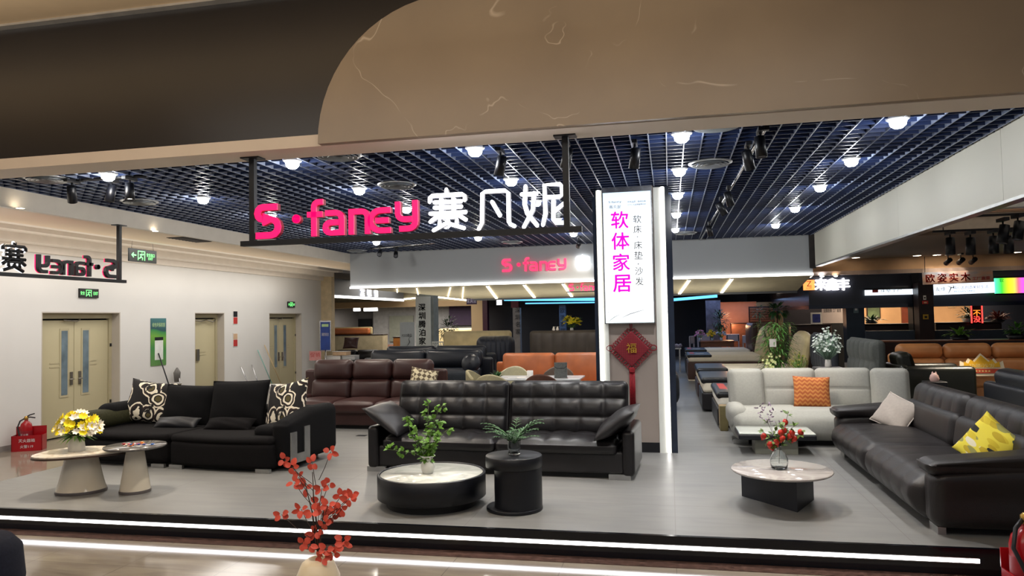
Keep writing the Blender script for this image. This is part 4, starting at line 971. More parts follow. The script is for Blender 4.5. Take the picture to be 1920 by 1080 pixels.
MB().tube([(-.008, -.02, .24), (-.012, -.02, .34)], .006, 6).tube([(.008, -.02, .24), (.012, -.02, .34)], .006, 6).build('hanging_cord', m_kn, t)
text('福', .13, m_gold, 'gold_character', t, (0, -.04, .01), ext=.012)
b = MB().soft((0, -.02, -.28), (.075, .03, .07), .012, (2, 1, 2))
for k in range(14): b.tube([(-.032 + .005 * k, -.02 + .006 * (k % 2), -.3), (-.034 + .0053 * k, -.02 + .006 * (k % 3), -.75 - .02 * (k % 3))], .004, 4)
b.build('tassel', M('red_silk_tassel', '#8e1420', .6, var=.3, ns=50), t)

# ================================================================== LEFT WALL ITEMS
m_exit = M('black_exit_housing', '#0c100d', .4); m_grn = E('green_exit_light', (.2, .9, .25), 1.0)
def exit_sign(name, label, X, cx, cy, w, h, arrow, hang=None, rz=PI / 2):
    p = gx(cx, cy, X); t = T(name, label, 'exit sign', p, rz)       # local -Y faces the room (+X)
    MB().box(-w / 2, w / 2, -.03, .0, -h / 2, h / 2).build('housing', m_exit, t)
    b = MB(); s = h
    # doorway outline and running figure
    x0 = -.06 * w if arrow else -.02 * w
    for q in ((x0 - .42 * s, x0 - .36 * s, -.36 * s, .36 * s), (x0 + .3 * s, x0 + .36 * s, -.36 * s, .36 * s), (x0 - .42 * s, x0 + .36 * s, .3 * s, .36 * s)): b.box(q[0], q[1], -.034, -.03, q[2], q[3])
    for pts in ([(-.05, .12), (-.1, -.08)], [(-.1, -.08), (.08, -.18), (.06, -.34)], [(-.1, -.08), (-.2, -.2), (-.32, -.22)], [(-.05, .1), (.12, .06), (.18, .14)], [(-.05, .1), (-.2, .04)]):
        b.tube([(x0 + q[0] * s, -.033, q[1] * s) for q in pts], .045 * s, 5)
    b.lathe([(.001, -.004), (.07 * s, 0), (.001, .004)], 10, (x0 + .0 * s, -.033, .22 * s), (False, False))
    b.build('pictogram', m_grn, t)
    if arrow:
        b = MB().box(-.4 * w, -.26 * w, -.034, -.03, -.045 * s, .045 * s); b.prism([(-.43 * w, 0), (-.36 * w, .2 * s), (-.34 * w, .14 * s), (-.395 * w, 0), (-.34 * w, -.14 * s), (-.36 * w, -.2 * s)], -.034, -.03, Matrix(((1, 0, 0, 0), (0, 0, 1, 0), (0, 1, 0, 0), (0, 0, 0, 1)))); b.build('arrow', m_grn, t)
        text('安全出口', .28 * s, m_grn, 'lettering', t, (.27 * w, -.031, .1 * s), ext=.002, width=.3 * w); text('EXIT', .18 * s, m_grn, 'lettering', t, (.27 * w, -.031, -.18 * s), ext=.002)
    else:
        text('安全', .4 * s, m_grn, 'lettering', t, (-.35 * w, -.031, 0), ext=.002, width=.22 * w); text('EXIT', .34 * s, m_grn, 'lettering', t, (.34 * w, -.031, 0), ext=.002, width=.24 * w)
    if hang:
        b = MB()
        for x in (-.4 * w, .4 * w): b.tube([(x, -.015, h / 2), (x * .9, -.015, hang)], .004, 4)
        b.build('chain', m_chrome, t)
    return t
exit_sign('exit_sign', 'hanging green exit sign with a left arrow above the corridor', -9.5, 266, 480, .72, .24, True, 3.6 - gx(266, 480, -9.5).z)
exit_sign('exit_sign', 'green exit sign mounted above the double door nearest the extinguishers', WX + .002, 165, 550, .46, .17, False)
exit_sign('exit_sign', 'small green exit sign above the farthest double door', WX + .002, 545, 571, .4, .17, False)
# green poster, small red notices
p = gx(297, 641, WX + .006); tp = NT('green_poster_print'); sx = tp.n('ShaderNodeSeparateXYZ'); tp.l(tp.tc('Object'), sx.inputs[0])
h_ = tp.math('ADD', sx.outputs[2], tp.math('MULTIPLY', tp.math('SINE', tp.math('MULTIPLY', sx.outputs[0], 9)), .03))
tp.l(tp.ramp(tp.math('ADD', h_, .5), [(0, srgb('#5e8a4a')), (.35, srgb('#3f8443')), (.6, srgb('#6fa33c')), (.72, srgb('#3c8a4a')), (.76, srgb('#2b4f57')), (1, srgb('#46787a'))]), tp.b.inputs['Base Color']); tp.set(Roughness=.4)
t = T('wall_poster', 'green poster with a white panel on the left wall', 'poster', p, PI / 2)
MB().box(-.24, .24, -.006, 0, -.5, .5).build('sheet', tp.m, t)
MB().box(-.12, .14, -.008, -.006, -.38, .03).build('white_panel', M('white_print', '#d9dcd6', .5), t); MB().box(-.12, .14, -.009, -.006, .035, .1).build('dark_band', m_blk, t)
text('绿色环保家居', .09, M('pale_green_print', '#b9d79a', .5), 'lettering', t, (0, -.007, .36), ext=.001, width=.4)
m_rn = M('red_notice_print', '#b3312c', .5); m_bn = M('beige_notice_print', '#c9a886', .5); m_wn = M('white_notice', '#dad6d0', .5)
for y0, top, bot, lab in ((595, m_blk, m_rn, 'small black and red notice high beside the single door'), (637, m_bn, m_rn, 'small beige and red call point notice low beside the single door')):
    p = gx(441, y0, WX + .004); t = T('wall_notice', lab, 'notice', p, PI / 2)
    MB().box(-.1, .1, -.006, 0, -.17, .17).build('plate', m_wn, t); MB().box(-.085, .085, -.009, -.006, .01, .15).build('upper_print', top, t); MB().box(-.085, .085, -.009, -.006, -.16, -.0).build('lower_print', bot, t)
p = gx(591, 667, WX + .3); t = T('floor_notice', 'small pink and red notice board at the end of the left wall', 'notice', (p.x, p.y, p.z), .3)
MB().box(-.17, .17, -.01, 0, -.14, .14).build('plate', M('pink_notice', '#c98b88', .5), t); text('促销', .14, m_rn, 'lettering', t, (0, -.011, .03), ext=.001, width=.28)
MB().tube([(0, 0, -.14), (0, 0, -p.z + .01)], .012, 6).build('post', m_chrome, t)
# brooms and mops leaning on the wall
def leaner(name, label, top, X, mat, head, base_dy, hm, hang=0.):
    p = gx(top[0], top[1], X); t = T(name, label, 'broom' if 'broom' in name else 'mop', (WX + .3, p.y + base_dy, 0))
    e = Vector((p.x - WX - .3, -base_dy, p.z)); MB().tube([(0, 0, .06), e], .013, 8).build('handle', mat, t)
    if head == 'broom': MB().soft((0, 0, .1), (.06, .26, .14), .02, (1, 4, 2)).build('bristles', hm, t)
    elif head == 'mop':
        b = MB()
        for k in range(16): a = 2 * PI * k / 16; b.tube([(0, 0, .14), (.06 * math.cos(a), .06 * math.sin(a), .1), (.09 * math.cos(a), .09 * math.sin(a), .01)], .01, 5)
        b.build('strands', hm, t)
    else:
        b = MB()
        for k in range(12): a = 2 * PI * k / 12; b.tube([e + Vector((0, 0, .0)), e + Vector((.05 * math.cos(a), .07 * math.sin(a), -.1)), e + Vector((.03 * math.cos(a), .05 * math.sin(a), -.3))], .018, 5)
        b.build('strands', hm, t)
    return t
leaner('broom', 'black broom handle leaning against the wall below the green poster', (297, 662), WX + .03, m_blk, 'broom', .3, m_blk)
leaner('mop', 'upturned grey mop leaning between the poster and the single door', (332, 690), WX + .12, m_chrome, 'top', .05, M('grey_mop_strands', '#6f6c68', .9))
leaner('mop', 'silver T-handled mop leaning just past the single door', (451, 687), WX + .05, m_chrome, 'mop', .25, M('white_mop_strands', '#c9c6c0', .9))
leaner('broom', 'short thin broom handle leaning between the mop and the turquoise broom', (472, 684), WX + .04, m_chrome, 'broom', .1, m_blk)
leaner('broom', 'pale turquoise broom leaning by the farthest double door', (483, 656), WX + .04, M('turquoise_handle', '#7fa9a0', .4), 'broom', .5, m_blk)
leaner('mop', 'wooden handled mop leaning nearest the farthest double door', (496, 647), WX + .04, M('pale_wood_handle', '#b9a078', .5), 'mop', .6, M('white_mop_strands', '#c9c6c0', .9))
p = gx(470, 716, WX + .35); t = T('white_tub', 'white rectangular tub on the floor under the leaning mops', 'tub', (WX + .74, p.y, 0))
b = MB().box(-.22, .22, -.45, .45, 0, .03)
for q in ((-.22, -.2, -.45, .45), (.2, .22, -.45, .45), (-.2, .2, -.45, -.43), (-.2, .2, .43, .45)): b.box(*q, .03, .42)
b.build('tub_walls', m_wn, t); MB().box(-.23, .23, -.46, .46, .42, .45).build('rim', m_white, t)
p = gz(678, 817, PLAT); t = T('floor_socket', 'small dark floor socket lid between the brown and tufted sofas', 'socket', p)
MB().box(-.07, .07, -.05, .05, 0, .006).build('lid', m_blk, t); MB().box(-.08, .08, -.06, .06, 0, .003).build('frame', m_chrome, t)

# ================================================================== DINING SET AND ROWS BEHIND THE TUFTED SOFA
m_tabw = M('white_table_top', '#c9cbcd', .2); m_paper = M('printed_paper', '#bdbcb9', .6, var=.2, ns=40)
t = T('dining_table', 'white topped dining table behind the black tufted sofa', 'table', (-2.25, 12.75, PLAT))
MB().soft((0, 0, .745), (1.5, .8, .03), .01, (4, 4, 1)).build('table_top', m_tabw, t)
for sx_ in (-1, 1):
    for sy_ in (-1, 1): MB().tube([(sx_ * .66, sy_ * .32, .73), (sx_ * .7, sy_ * .34, 0)], .022, 8).build('leg', m_blk, t)
def chair(label, loc, rz, mat, grp='shell dining chairs around the white table'):
    t = T('dining_chair', label, 'chair', loc, rz, grp)
    def shell(P, Q, n): P[:, 1] += .16 * Q[:, 0] ** 2 * -1 + 0; P[:, 2] -= .13 * np.abs(Q[:, 0]) ** 2.2 * np.clip(Q[:, 2], 0, 1); return P
    MB().soft((0, .22, .68), (.56, .06, .42), .028, (14, 1, 8), shell).build('backrest', mat, t)
    MB().soft((0, -.02, .45), (.5, .48, .08), .035, (6, 6, 1)).build('seat', mat, t)
    for a in (-1, 1):
        for b_ in (-1, 1): MB().tube([(a * .18, b_ * .17, .42), (a * .23, b_ * .22, 0)], .014, 6).build('leg', m_blk, t)
    return t
c_b = fabric('olive_beige_cloth', '#a59c7c', .85, .06); c_c = fabric('ivory_cloth', '#c3bd9f', .85, .06); c_r = fabric('cocoa_cloth', '#54382e', .85, .06); c_t = fabric('taupe_cloth', '#75655a', .85, .06)
for (px, py, Y, rz, mt, lab) in ((878, 706, 12.1, PI + .5, c_b, 'olive beige dining chair at the table end nearest the brown sofa'), (923, 704, 11.95, PI, c_b, 'olive beige dining chair with its round back to the tufted sofa'), (1016, 703, 11.95, PI, c_r, 'cocoa brown dining chair with its back to the tufted sofa'), (962, 691, 13.55, 0, c_c, 'ivory dining chair on the far side of the white table'), (1046, 690, 13.55, 0, c_t, 'taupe dining chair behind the menu stand')):
    p = gy(px, py, Y); chair(lab, (p.x if px != 878 else -3.35, Y if px != 878 else 12.8, PLAT), rz if px != 878 else PI / 2, mt)
TT = PLAT + .76
def tpt(px, py): q = gz(px, py, TT); q.y = min(max(q.y, 12.45), 13.05); k = gy(px, py, q.y); return Vector((k.x, q.y, TT))
q = tpt(1051, 714); t = T('menu_stand', 'clear stand holding a printed menu sheet on the white dining table', 'stand', (q.x, 12.5, TT), 0)
MB().box(-.11, .11, -.006, .006, .01, .27).build('printed_sheet', m_paper, t); MB().box(-.115, .115, -.02, -.015, .0, .28).build('clear_pane', m_glass, t); MB().tube([(-.11, -.026, .21), (-.06, -.026, .17), (.06, -.026, .17), (.11, -.026, .21)], .005, 5).build('dark_cord', m_blk, t); MB().box(-.12, .12, -.04, .04, 0, .008).build('base', m_glass, t)
q = tpt(989, 712); t = T('tissue_tube', 'small white paper tube standing on the white dining table', 'tube', (q.x, 12.7, TT)); MB().lathe([(.055, 0), (.055, .12), (.03, .12), (.03, .1)], 20, cap=(True, False)).build('paper', m_wn, t); MB().lathe([(.029, .0), (.029, .11)], 12, cap=(False, False)).build('core', m_bn, t)
q = tpt(966, 713); t = T('leaflet', 'open printed leaflet lying on the white dining table', 'leaflet', (q.x, 12.6, TT), .3); MB().box(-.16, 0, -.1, .1, 0, .006).build('page', m_paper, t); MB().box(0.002, .16, -.1, .1, 0, .008).build('page', m_wn, t)
sofa('navy_sofa', 'blue black leather sofa with a round cushion behind the brown sofa', (-5.2, 14.9, PLAT), -.03, 3.0, 1.05, .46, 1.14, 2, L_navy, .22, .6, 2)
sofa('navy_sofa', 'second blue black leather sofa directly behind the one with the round cushion', (-5.4, 16.25, PLAT), -.03, 2.9, 1.0, .46, 1.17, 2, L_navy, .22, .62, 1)
q = gy(880, 682, 14.5); t = T('round_cushion', 'round blue black cushion on the blue black leather sofa', 'cushion', (q.x, 14.62, q.z), rot=(-.25, 0, 0))
MB().lathe([(.001, -.07), (.1, -.06), (.165, -.035), (.195, -.006), (.2, 0), (.195, .006), (.165, .035), (.1, .06), (.001, .07)], 28, cap=(False, False), X=Euler((PI / 2, 0, 0)).to_matrix().to_4x4()).build('cover', L_navy, t); MB().lathe([(.001, .085), (.012, .082), (.014, .07)], 10, cap=(False, False), X=Euler((PI / 2, 0, 0)).to_matrix().to_4x4()).build('button', L_black, t)
sofa('grey_chaise', 'charcoal cloth chaise between the blue black sofas and the orange sofa', (-4.0, 13.5, PLAT), .3, 1.3, .95, .44, .78, 1, fabric('charcoal_cloth', '#24282d', .85, .2), .2, .55, 1)
p = gy(930, 700, 13.2); t = T('potted_shrub', 'small leafy green plant beside the orange sofa', 'potted plant', (p.x, 13.25, PLAT))
MB().lathe([(.1, 0), (.14, .3), (.12, .3), (.1, .26)], 20, cap=(True, False)).build('pot', m_wn, t); fo = MB(); rg = random.Random(4)
MB().tube([(0, 0, .25), (.01, 0, .6)], .012, 6).build('stem', m_stem, t)
for k in range(90): d = Vector((rg.gauss(0, 1), rg.gauss(0, 1), rg.gauss(.3, .8))).normalized(); leaf(fo, Vector((0, 0, .66)) + d * rg.uniform(.02, .1), d, (0, 0, 1), .11, .045, .3, 3)
fo.build('foliage', g_dark, t)
sofa('orange_sofa', 'bright tan orange leather sofa behind the dining table', (-2.32, 14.6, PLAT), -.03, 2.55, 1.0, .44, 1.06, 2, L_orange, .18, .55, 1, (3, 1), (2, 1), .15)

# headboards and beds
def headboard_mesh(w, h, th, nu, nv, dep=.055): return MB().soft((0, 0, h / 2), (w, th, h), min(.09, th * .45), (8 * nu, 4, max(4, 8 * nv)), qfn(1, -1, nu, nv, dep, .02))
def bed(label, loc, rz, W, L, mh, hh, hmat, nu, nv, base, matt, cover=None, base_h=.3, th=.2, skirt=None, wrap=False, curve=False):
    """origin at the floor under the head end middle; the bed runs toward local -Y"""
    t = T('bed', label, 'bed', loc, rz)
    hb_ = headboard_mesh(W + .1, hh, th, nu, nv)
    if curve:
        for i, q in enumerate(hb_.v): hb_.v[i] = Vector((q.x, q.y + .18 * max(0, (q.z - .5)) ** 2, q.z - .12 * (abs(q.x) / (W / 2)) ** 3 * (1 if q.z > hh * .6 else 0)))
    hb_.build('headboard', hmat, t)
    MB().soft((0, -L / 2 - .1, base_h / 2 + .02), (W, L, base_h - .02), .03, (6, 8, 2)).build('bed_base', base, t)
    if skirt: MB().box(-W / 2 + .02, W / 2 - .02, -L - .09, -.1, .0, .14).build('skirt', skirt, t)
    else: MB().box(-W / 2 + .1, W / 2 - .1, -L, -.2, 0, .05).build('plinth', m_plinth, t)
    m = MB().soft((0, -L / 2 - .1, base_h + (mh - base_h) / 2), (W - .04, L - .04, mh - base_h), .07, (8, 10, 3)).build('mattress', matt, t)
    if cover:
        f = MB().soft((0, -L + .22, mh - (mh - base_h) * .18), (W - .015, .66, (mh - base_h) * .42), .05, (6, 4, 3)).build('foot_cover', cover, t)
        MB().box(-W * .38, W * .2, -L - .02, -L + .1, mh + .002, mh + .008).build('red_band', m_rn, f)
        MB().box(W * .05, W * .17, -L + .14, -L + .36, mh + .002, mh + .007).build('care_label', m_wn, f)
        text('软床 床垫', .11, m_wn, 'lettering', f, (-.25, -L + .26, mh + .004), (0, 0, 0), ext=.002)
    return t
m_matw = fabric('white_mattress', '#ebe7dc', .85, .04, 120, .3); m_matc = fabric('cream_mattress', '#eee4cf', .85, .04, 120, .3); m_cov = M('black_printed_cover', '#14161a', .3, var=.3, ns=8)
H_grey = fabric('grey_velvet', '#4a4d4b', .75, .12); H_slate = fabric('slate_velvet', '#33363c', .75, .12); H_cream = leather('cream_leather', '#c6b488', .45)
bed('bed with tufted grey headboard and black foot cover nearest the grey sofa', (3.1, 13.0, PLAT), -PI / 2, 1.7, 2.3, .56, 1.36, H_grey, 6, 4, L_char, m_matw, m_cov)
bed('bed with ribbed slate headboard and plastic wrapped black foot cover', (2.85, 15.0, PLAT), -PI / 2, 1.7, 2.2, .62, 1.4, H_slate, 7, 2, L_char, m_matc, m_cov, .34)
bed('bed with plain cream curved headboard beside the tall green plant', (2.7, 17.2, PLAT), -PI / 2, 1.7, 2.05, .64, 1.4, H_cream, 1, 1, L_brown, m_matc, m_cov, .34, curve=True)
bed('brown based bed with cream skirt farther down the aisle', (2.5, 21.6, PLAT), -PI / 2, 1.7, 1.95, .7, 1.45, H_cream, 1, 1, leather('cocoa_leather', '#4a3129', .45), m_matc, m_cov, .5, .3, m_matc, curve=True)
bed('farthest pale bed with a brown headboard before the blue lit dining area', (2.5, 24.2, PLAT), -PI / 2, 1.7, 1.95, .72, 1.5, L_brown, 1, 2, L_char, m_matw, m_cov, .5, .25)
# beds left of the pillar
bed('bed with charcoal tufted headboard behind the orange sofa', (-2.78, 19.6, PLAT), 0, 1.75, 2.0, .62, 1.45, leather('charcoal_tufted_leather', '#39332f', .45), 6, 2, L_navy, m_matw, None, .38, .22)
bed('bed with cream tufted headboard behind the blue black sofas', (-5.55, 21.0, PLAT), -.05, 2.0, 2.2, .6, 1.45, H_cream, 4, 3, L_brown, m_matc, None, .34, .2)
t = T('ribbed_headboard', 'curved blue black ribbed headboard standing by the blue black sofas', 'headboard', (-4.22, 17.75, PLAT), .3)
b = MB().soft((0, 0, .72), (.95, .36, 1.3), .17, (60, 4, 14), qfn(1, -1, 8, 0, .03, .08, 0, 2, .4)).build('ribbed_panel', leather('ink_leather', '#171b28', .35), t); MB().box(-.5, .5, -.15, .15, 0, .1).build('plinth', m_plinth, t)
p = gy(1275, 762, 14.3); t = T('ottoman', 'dark rounded ottoman partly hidden behind the pillar on the aisle', 'ottoman', (p.x - .5, 14.6, PLAT))
MB().soft((0, 0, .42), (1.0, .9, .76), .25, (6, 6, 5)).build('upholstered_body', leather('dark_slate_leather', '#22252b', .5), t); MB().box(-.35, .35, -.3, .3, 0, .06).build('plinth', m_plinth, t)
p = gz(1361, 806, PLAT); t = T('box', 'small olive box on the floor between the nearest bed and the grey sofa', 'box', (p.x - .03, p.y + .02, PLAT)); MB().soft((0, 0, .19), (.12, .3, .38), .01, (1, 1, 1)).build('carton', M('olive_card', '#6d6340', .6), t); MB().box(-.062, .062, -.03, .03, .1, .383).build('tape', m_bn, t)
# flowers and plants by the headboards
def bouquet(label, loc, col, spread, hgt, n, fr, seed, vase_h=.25, vr=.07, vm=None, leafm=g_leaf, stand=None):
    t = T('flower_vase', label, 'vase', loc); rg = random.Random(seed)
    MB().lathe([(vr * .8, 0), (vr, .02), (vr * .8, vase_h), (vr * .7, vase_h), (vr * .6, .04)], 18, cap=(True, False)).build('vase_body', vm or m_wn, t)
    fl = MB(); fo = MB()
    for k in range(n):
        a = rg.uniform(0, 2 * PI); r = spread * math.sqrt(rg.random()); e = Vector((r * math.cos(a), r * math.sin(a), vase_h + hgt * rg.uniform(.4, 1) * (1 - .45 * (r / spread) ** 2)))
        fo.tube([(0, 0, vase_h - .03), e], .003, 3); flower(fl, e, (e.x, e.y - .1, .25), fr * rg.uniform(.7, 1.2), 5, .3)
        if k % 2 == 0: leaf(fo, e * .75 + Vector((0, 0, .05)), (e.x, e.y, .2), (0, 0, 1), fr * 2, fr * .8, .3, 3)
    fl.build('blossom', col, t); fo.build('foliage', leafm, t); return t
def pedestal(label, x, y, h, mat=None, w=.4):
    t = T('night_stand', label, 'night stand', (x, y, PLAT)); MB().soft((0, 0, h / 2), (w, w, h), .015, (1, 1, 1)).build('body', mat or L_char, t)
    d = MB().box(-w / 2 + .02, w / 2 - .02, -w / 2 - .012, -w / 2, h * .5, h - .04).build('drawer', m_blk, t); MB().cbox((0, -w / 2 - .018, h * .72), (.1, .012, .012)).build('knob', m_chrome, d)
pw = M('pale_blossom', '#c3cdc6', .6, var=.1)
p = gy(1551, 688, 12.0); pedestal('dark night stand holding white flowers behind the grey sofa', p.x, 11.92, p.z - PLAT); bouquet('white vase of pale grey green blossom behind the grey sofa', (p.x, 11.92, p.z), pw, .22, .5, 130, .03, 31, .12, .05, leafm=M('sage_leaf', '#7d9a84', .6))
p = gy(1499, 690, 13.95); p.x -= .0; pedestal('dark night stand between the tufted and ribbed headboards', p.x, 14.0, .66, None, .26); bouquet('small dark vase of yellow green leaves beside the ribbed headboard', (p.x, 14.0, PLAT + .66), M('olive_yellow_petal', '#8f8a35', .6), .14, .32, 40, .03, 32, .12, .05)
p = gy(1458, 690, 16.0); t = T('tall_plant', 'tall bushy green plant with a small hanging tag between the beds', 'potted plant', (p.x, 16.1, PLAT))
MB().lathe([(.14, 0), (.16, .35), (.18, .35), (.16, .3)], 20, cap=(True, False)).build('pot', m_cer, t); fo = MB(); rg = random.Random(8); st = MB()
for k in range(9): a = 2 * PI * k / 9; st.tube([(.04 * math.cos(a), .04 * math.sin(a), .3), (.1 * math.cos(a), .1 * math.sin(a), .9), (.25 * math.cos(a), .25 * math.sin(a), 1.45)], .008, 4)
for k in range(760):
    z = rg.uniform(.62, 1.62); r = rg.uniform(.05, .4) * (1.05 - abs(z - 1.15) * .5); a = rg.uniform(0, 2 * PI); d = Vector((math.cos(a), math.sin(a), rg.uniform(-.5, .6))); leaf(fo, (r * math.cos(a), r * math.sin(a), z), d, (0, 0, 1), rg.uniform(.09, .16), .03, .5, 3)
st.build('stems', m_stem, t); fo.build('foliage', M('bamboo_leaf', '#4d7f31', .5, var=.4, ns=12), t); MB().cbox((-.12, -.43, 1.2), (.13, .004, .16)).build('hanging_tag', m_wn, t)
wf = MB(); 
for k in range(40): flower(wf, (-.15 + rg.gauss(0, .1), -.42 + rg.gauss(0, .05), .75 + rg.gauss(0, .12)), (rg.uniform(-.5, .5), -1, .4), .035, 5)
wf.build('white_flowers', M('lime_white_petal', '#d5dd9d', .6), t)

# ================================================================== BACKGROUND STORES
def pbox(mb, x0, y0, x1, y1, Y, d):
    a, b, c, e = pr(x0, y0, x1, y1, Y); return mb.box(a, b, Y, Y + d, c, e)
def sbox(name, x0, y0, x1, y1, Y, d, mat): return ST(name, pbox(MB(), x0, y0, x1, y1, Y, d), mat)
m_beige = M('beige_portal_paint', '#c3a882', .65, var=.04, ns=1); m_dgrey = M('dark_grey_fascia', '#5b5f66', .6, var=.08, ns=1)
m_night = M('dark_blue_wall', '#0d1220', .6, var=.3, ns=.8); m_mid = M('mid_grey_wall', '#6b6a6b', .7, var=.08, ns=1); m_purp = M('purple_panel', '#2d1638', .6, var=.2)
m_dwood = M('dark_stained_wood', '#24130f', .4, var=.4, ns=5, stretch=(1, 1, 6)); m_woodm = M('mid_brown_wood', '#6b3f27', .45, var=.3, ns=5, stretch=(1, 1, 6))
# the outer walls and ceilings of the hall
ST('wall_far', MB().box(-16, 16, 37.8, 38, 0, 5), m_night)
ST('wall_right', MB().box(14, 14.2, 6, 38, 0, 5), m_night)
ST('ceiling_far', MB().box(-15, 3.3, 19.6, 38, 3.6, 3.7), M('grey_far_ceiling', '#4c4a48', .8))
ST('wall_left_far', MB().box(-15.2, -15, 21.4, 38, 0, 4), m_mid)

# sloping beige canopy with light bars under the back header
A_, B_ = 17.55, 19.55; za = 2.83; zb = gy(980, 558, B_).z
xa, xb = gy(672, 541, A_).x, gy(888, 558, B_).x
cn = MB(); cn.add([(xa, A_, za), (FX_R, A_, za), (FX_R, B_, zb), (xb, B_, zb), (xa, A_, za + .06), (FX_R, A_, za + .06), (FX_R, B_, zb + .06), (xb, B_, zb + .06)], [(3, 2, 1, 0), (4, 5, 6, 7), (0, 1, 5, 4), (1, 2, 6, 5), (2, 3, 7, 6), (3, 0, 4, 7)])
ST('ceiling_canopy', cn, M('beige_canopy_board', '#cfc6ac', .7, var=.05))
ST('trim_canopy', MB().box(xb, FX_R, B_, B_ + .08, zb - .05, zb + .3), m_dgrey)
k = 0
for x0, y0, x1, y1 in ((744, 538, 745, 546), (781, 538, 784, 550), (845, 537, 840, 555), (869, 536, 867, 557), (913, 534, 931, 558), (982, 532, 1002, 556), (1055, 530, 1072, 554), (1293, 522, 1274, 549), (1373, 520, 1353, 547)):
    f_ = (1, .3, .5, .72, .9)[k + 1] if k < 4 else .97; p, q = gy(x0, y0, A_ + .03), gy(x1, y1, A_ + (B_ - A_) * f_); p.z = za - .012; q.z = za + (zb - za) * f_ - .012; k += 1
    nm = ['first', 'second', 'third', 'fourth', 'fifth', 'sixth', 'seventh', 'eighth', 'ninth'][k - 1]
    t = T('light_bar', 'slanted light bar in the beige canopy, %s from the left wall' % nm, 'light bar', p, group='slanted light bars under the canopy')
    wv = (.035 if k > 4 else .014); d = (q - p); s = Vector((wv, 0, 0))
    MB().add([-s, s, d + s, d - s, -s + Vector((0, 0, -.012)), s + Vector((0, 0, -.012)), d + s + Vector((0, 0, -.012)), d - s + Vector((0, 0, -.012))], [(0, 1, 2, 3), (7, 6, 5, 4), (0, 4, 5, 1), (1, 5, 6, 2), (2, 6, 7, 3), (3, 7, 4, 0)]).build('diffuser', m_ledw, t)
    MB().box(-wv * 1.3, wv * 1.3, -.02, .005, -.016, .004).build('end_cap', m_dgrey, t)
p0 = gy(1066, 546, 17.66); t = T('canopy_shop_sign', 'small glowing pink letter sign under the beige canopy, cut by the pillar', 'sign', (p0.x, 17.66, 0))
shop_letters(t, .165, 0, p0.z, (.95, 1.2, 1.45), .17, dep=.03, face=m_pink2); MB().box(-.05, 1.8, .03, .05, p0.z - .03, p0.z - .005).build('bottom_bar', m_blk, t)

# --- left store along the wall line
X_ = WX
f0, f1 = gx(604, 519, X_), gx(757, 563, X_)
zt, zb_ = f0.z, gx(604, 552, X_).z
ST('trim_store_fascia', MB().box(X_ - .1, X_, 21.43, f1.y, zb_, zt), m_dgrey)
t = T('store_fascia_sign', 'white shop characters on the dark grey fascia past the last door', 'sign', gx(692, 549, X_ + .01), PI / 2)
for k, ch in enumerate('滢毓佰'): text(ch, .33, m_neon, 'white_character', t, (-.62 + .62 * k, 0, .03), ext=.03)
for k, ch in enumerate('徽'): MB().box(-1.0, 1.0, 0, .006, -.22, -.19).build('rail', m_blk, t)
t = T('led_strip', 'white light strip under the dark grey store fascia past the last door', 'light strip', (X_ - .02, 21.45, zb_ - .04)); MB().box(-.02, .03, 0, f1.y - 21.45, -.04, .04).build('diffuser', m_led, t); MB().box(-.05, -.02, 0, f1.y - 21.45, -.04, .04).build('channel', m_dgrey, t)
Yp = 29.0
sbox('trim_portal_beam', 608, 566, 780, 577, Yp, .3, m_beige); sbox('trim_portal_beam', 780, 563, 905, 574, Yp, .3, m_beige)
sbox('trim_portal_top', 600, 535, 905, 566, Yp + .05, .3, M('khaki_wall', '#9d957c', .7))
sbox('pillar', 884, 562, 906, 660, Yp - .3, .5, m_beige)
sbox('pillar', 601, 540, 612, 680, 22.2, .3, m_beige)
sbox('wall_store_back', 560, 560, 700, 680, 34, .1, m_mid); sbox('wall_store_back', 700, 560, 905, 680, 33.6, .1, M('store_grey_panel', '#8a8b8c', .7))
sbox('door_9', 663, 598, 697, 640, 33.9, .08, m_blk); sbox('trim_store_panel', 730, 592, 775, 640, 33.5, .05, M('grey_green_cabinet_wall', '#74786e', .6)); sbox('trim_purple_panel', 842, 566, 884, 610, 33.4, .05, m_purp); sbox('trim_purple_panel', 616, 580, 628, 604, 33.7, .05, m_purp)
light('AREA', 'store_lamp', (-12, 31, 2.55), 120, (1, .9, .78), (4, 2)); light('AREA', 'store_lamp', (-9.5, 31, 2.55), 110, (1, .93, .85), (3, 2)); light('AREA', 'store_lamp', (-9.3, 25.5, 3.4), 120, (1, .9, .76), (3, 4))
for x, w, lab in ((668, 5, 'small square ceiling light in the dark left store'), (694, 18, 'bright oblong ceiling light in the dark left store')):
    a, b, c, d = pr(x - w / 2 - 3, 577, x + w / 2 + 3, 583, 30.5); t = T('ceiling_light', lab, 'light', ((a + b) / 2, 30.5, c)); MB().box(-(b - a) / 2, (b - a) / 2, 0, .1, 0, d - c).build('diffuser', m_led, t); MB().box(-(b - a) / 2 - .02, (b - a) / 2 + .02, .1, .14, -.02, d - c + .02).build('housing', m_dgrey, t)
a, b = gy(757, 563, 29.0), gy(806, 555, 29.0)
for (x0, y0, x1, y1, lab) in ((757, 561, 806, 556, 'warm light line on the store wall between the grey fascia and the white pillar'), (809, 556, 876, 563, 'warm light line on the store wall just past the white lettered pillar'), (893, 564, 903, 565, 'short warm light line on the store wall by the small dark hanging sign')):
    p, q = gy(x0, y0, 29.0), gy(x1, y1, 29.0); t = T('led_strip', lab, 'light strip', p); MB().tube([(0, 0, 0), q - p], .035, 4).build('diffuser', m_ledw, t); MB().tube([(0, .04, 0), q - p + Vector((0, .04, 0))], .04, 4).build('channel', m_dgrey, t)
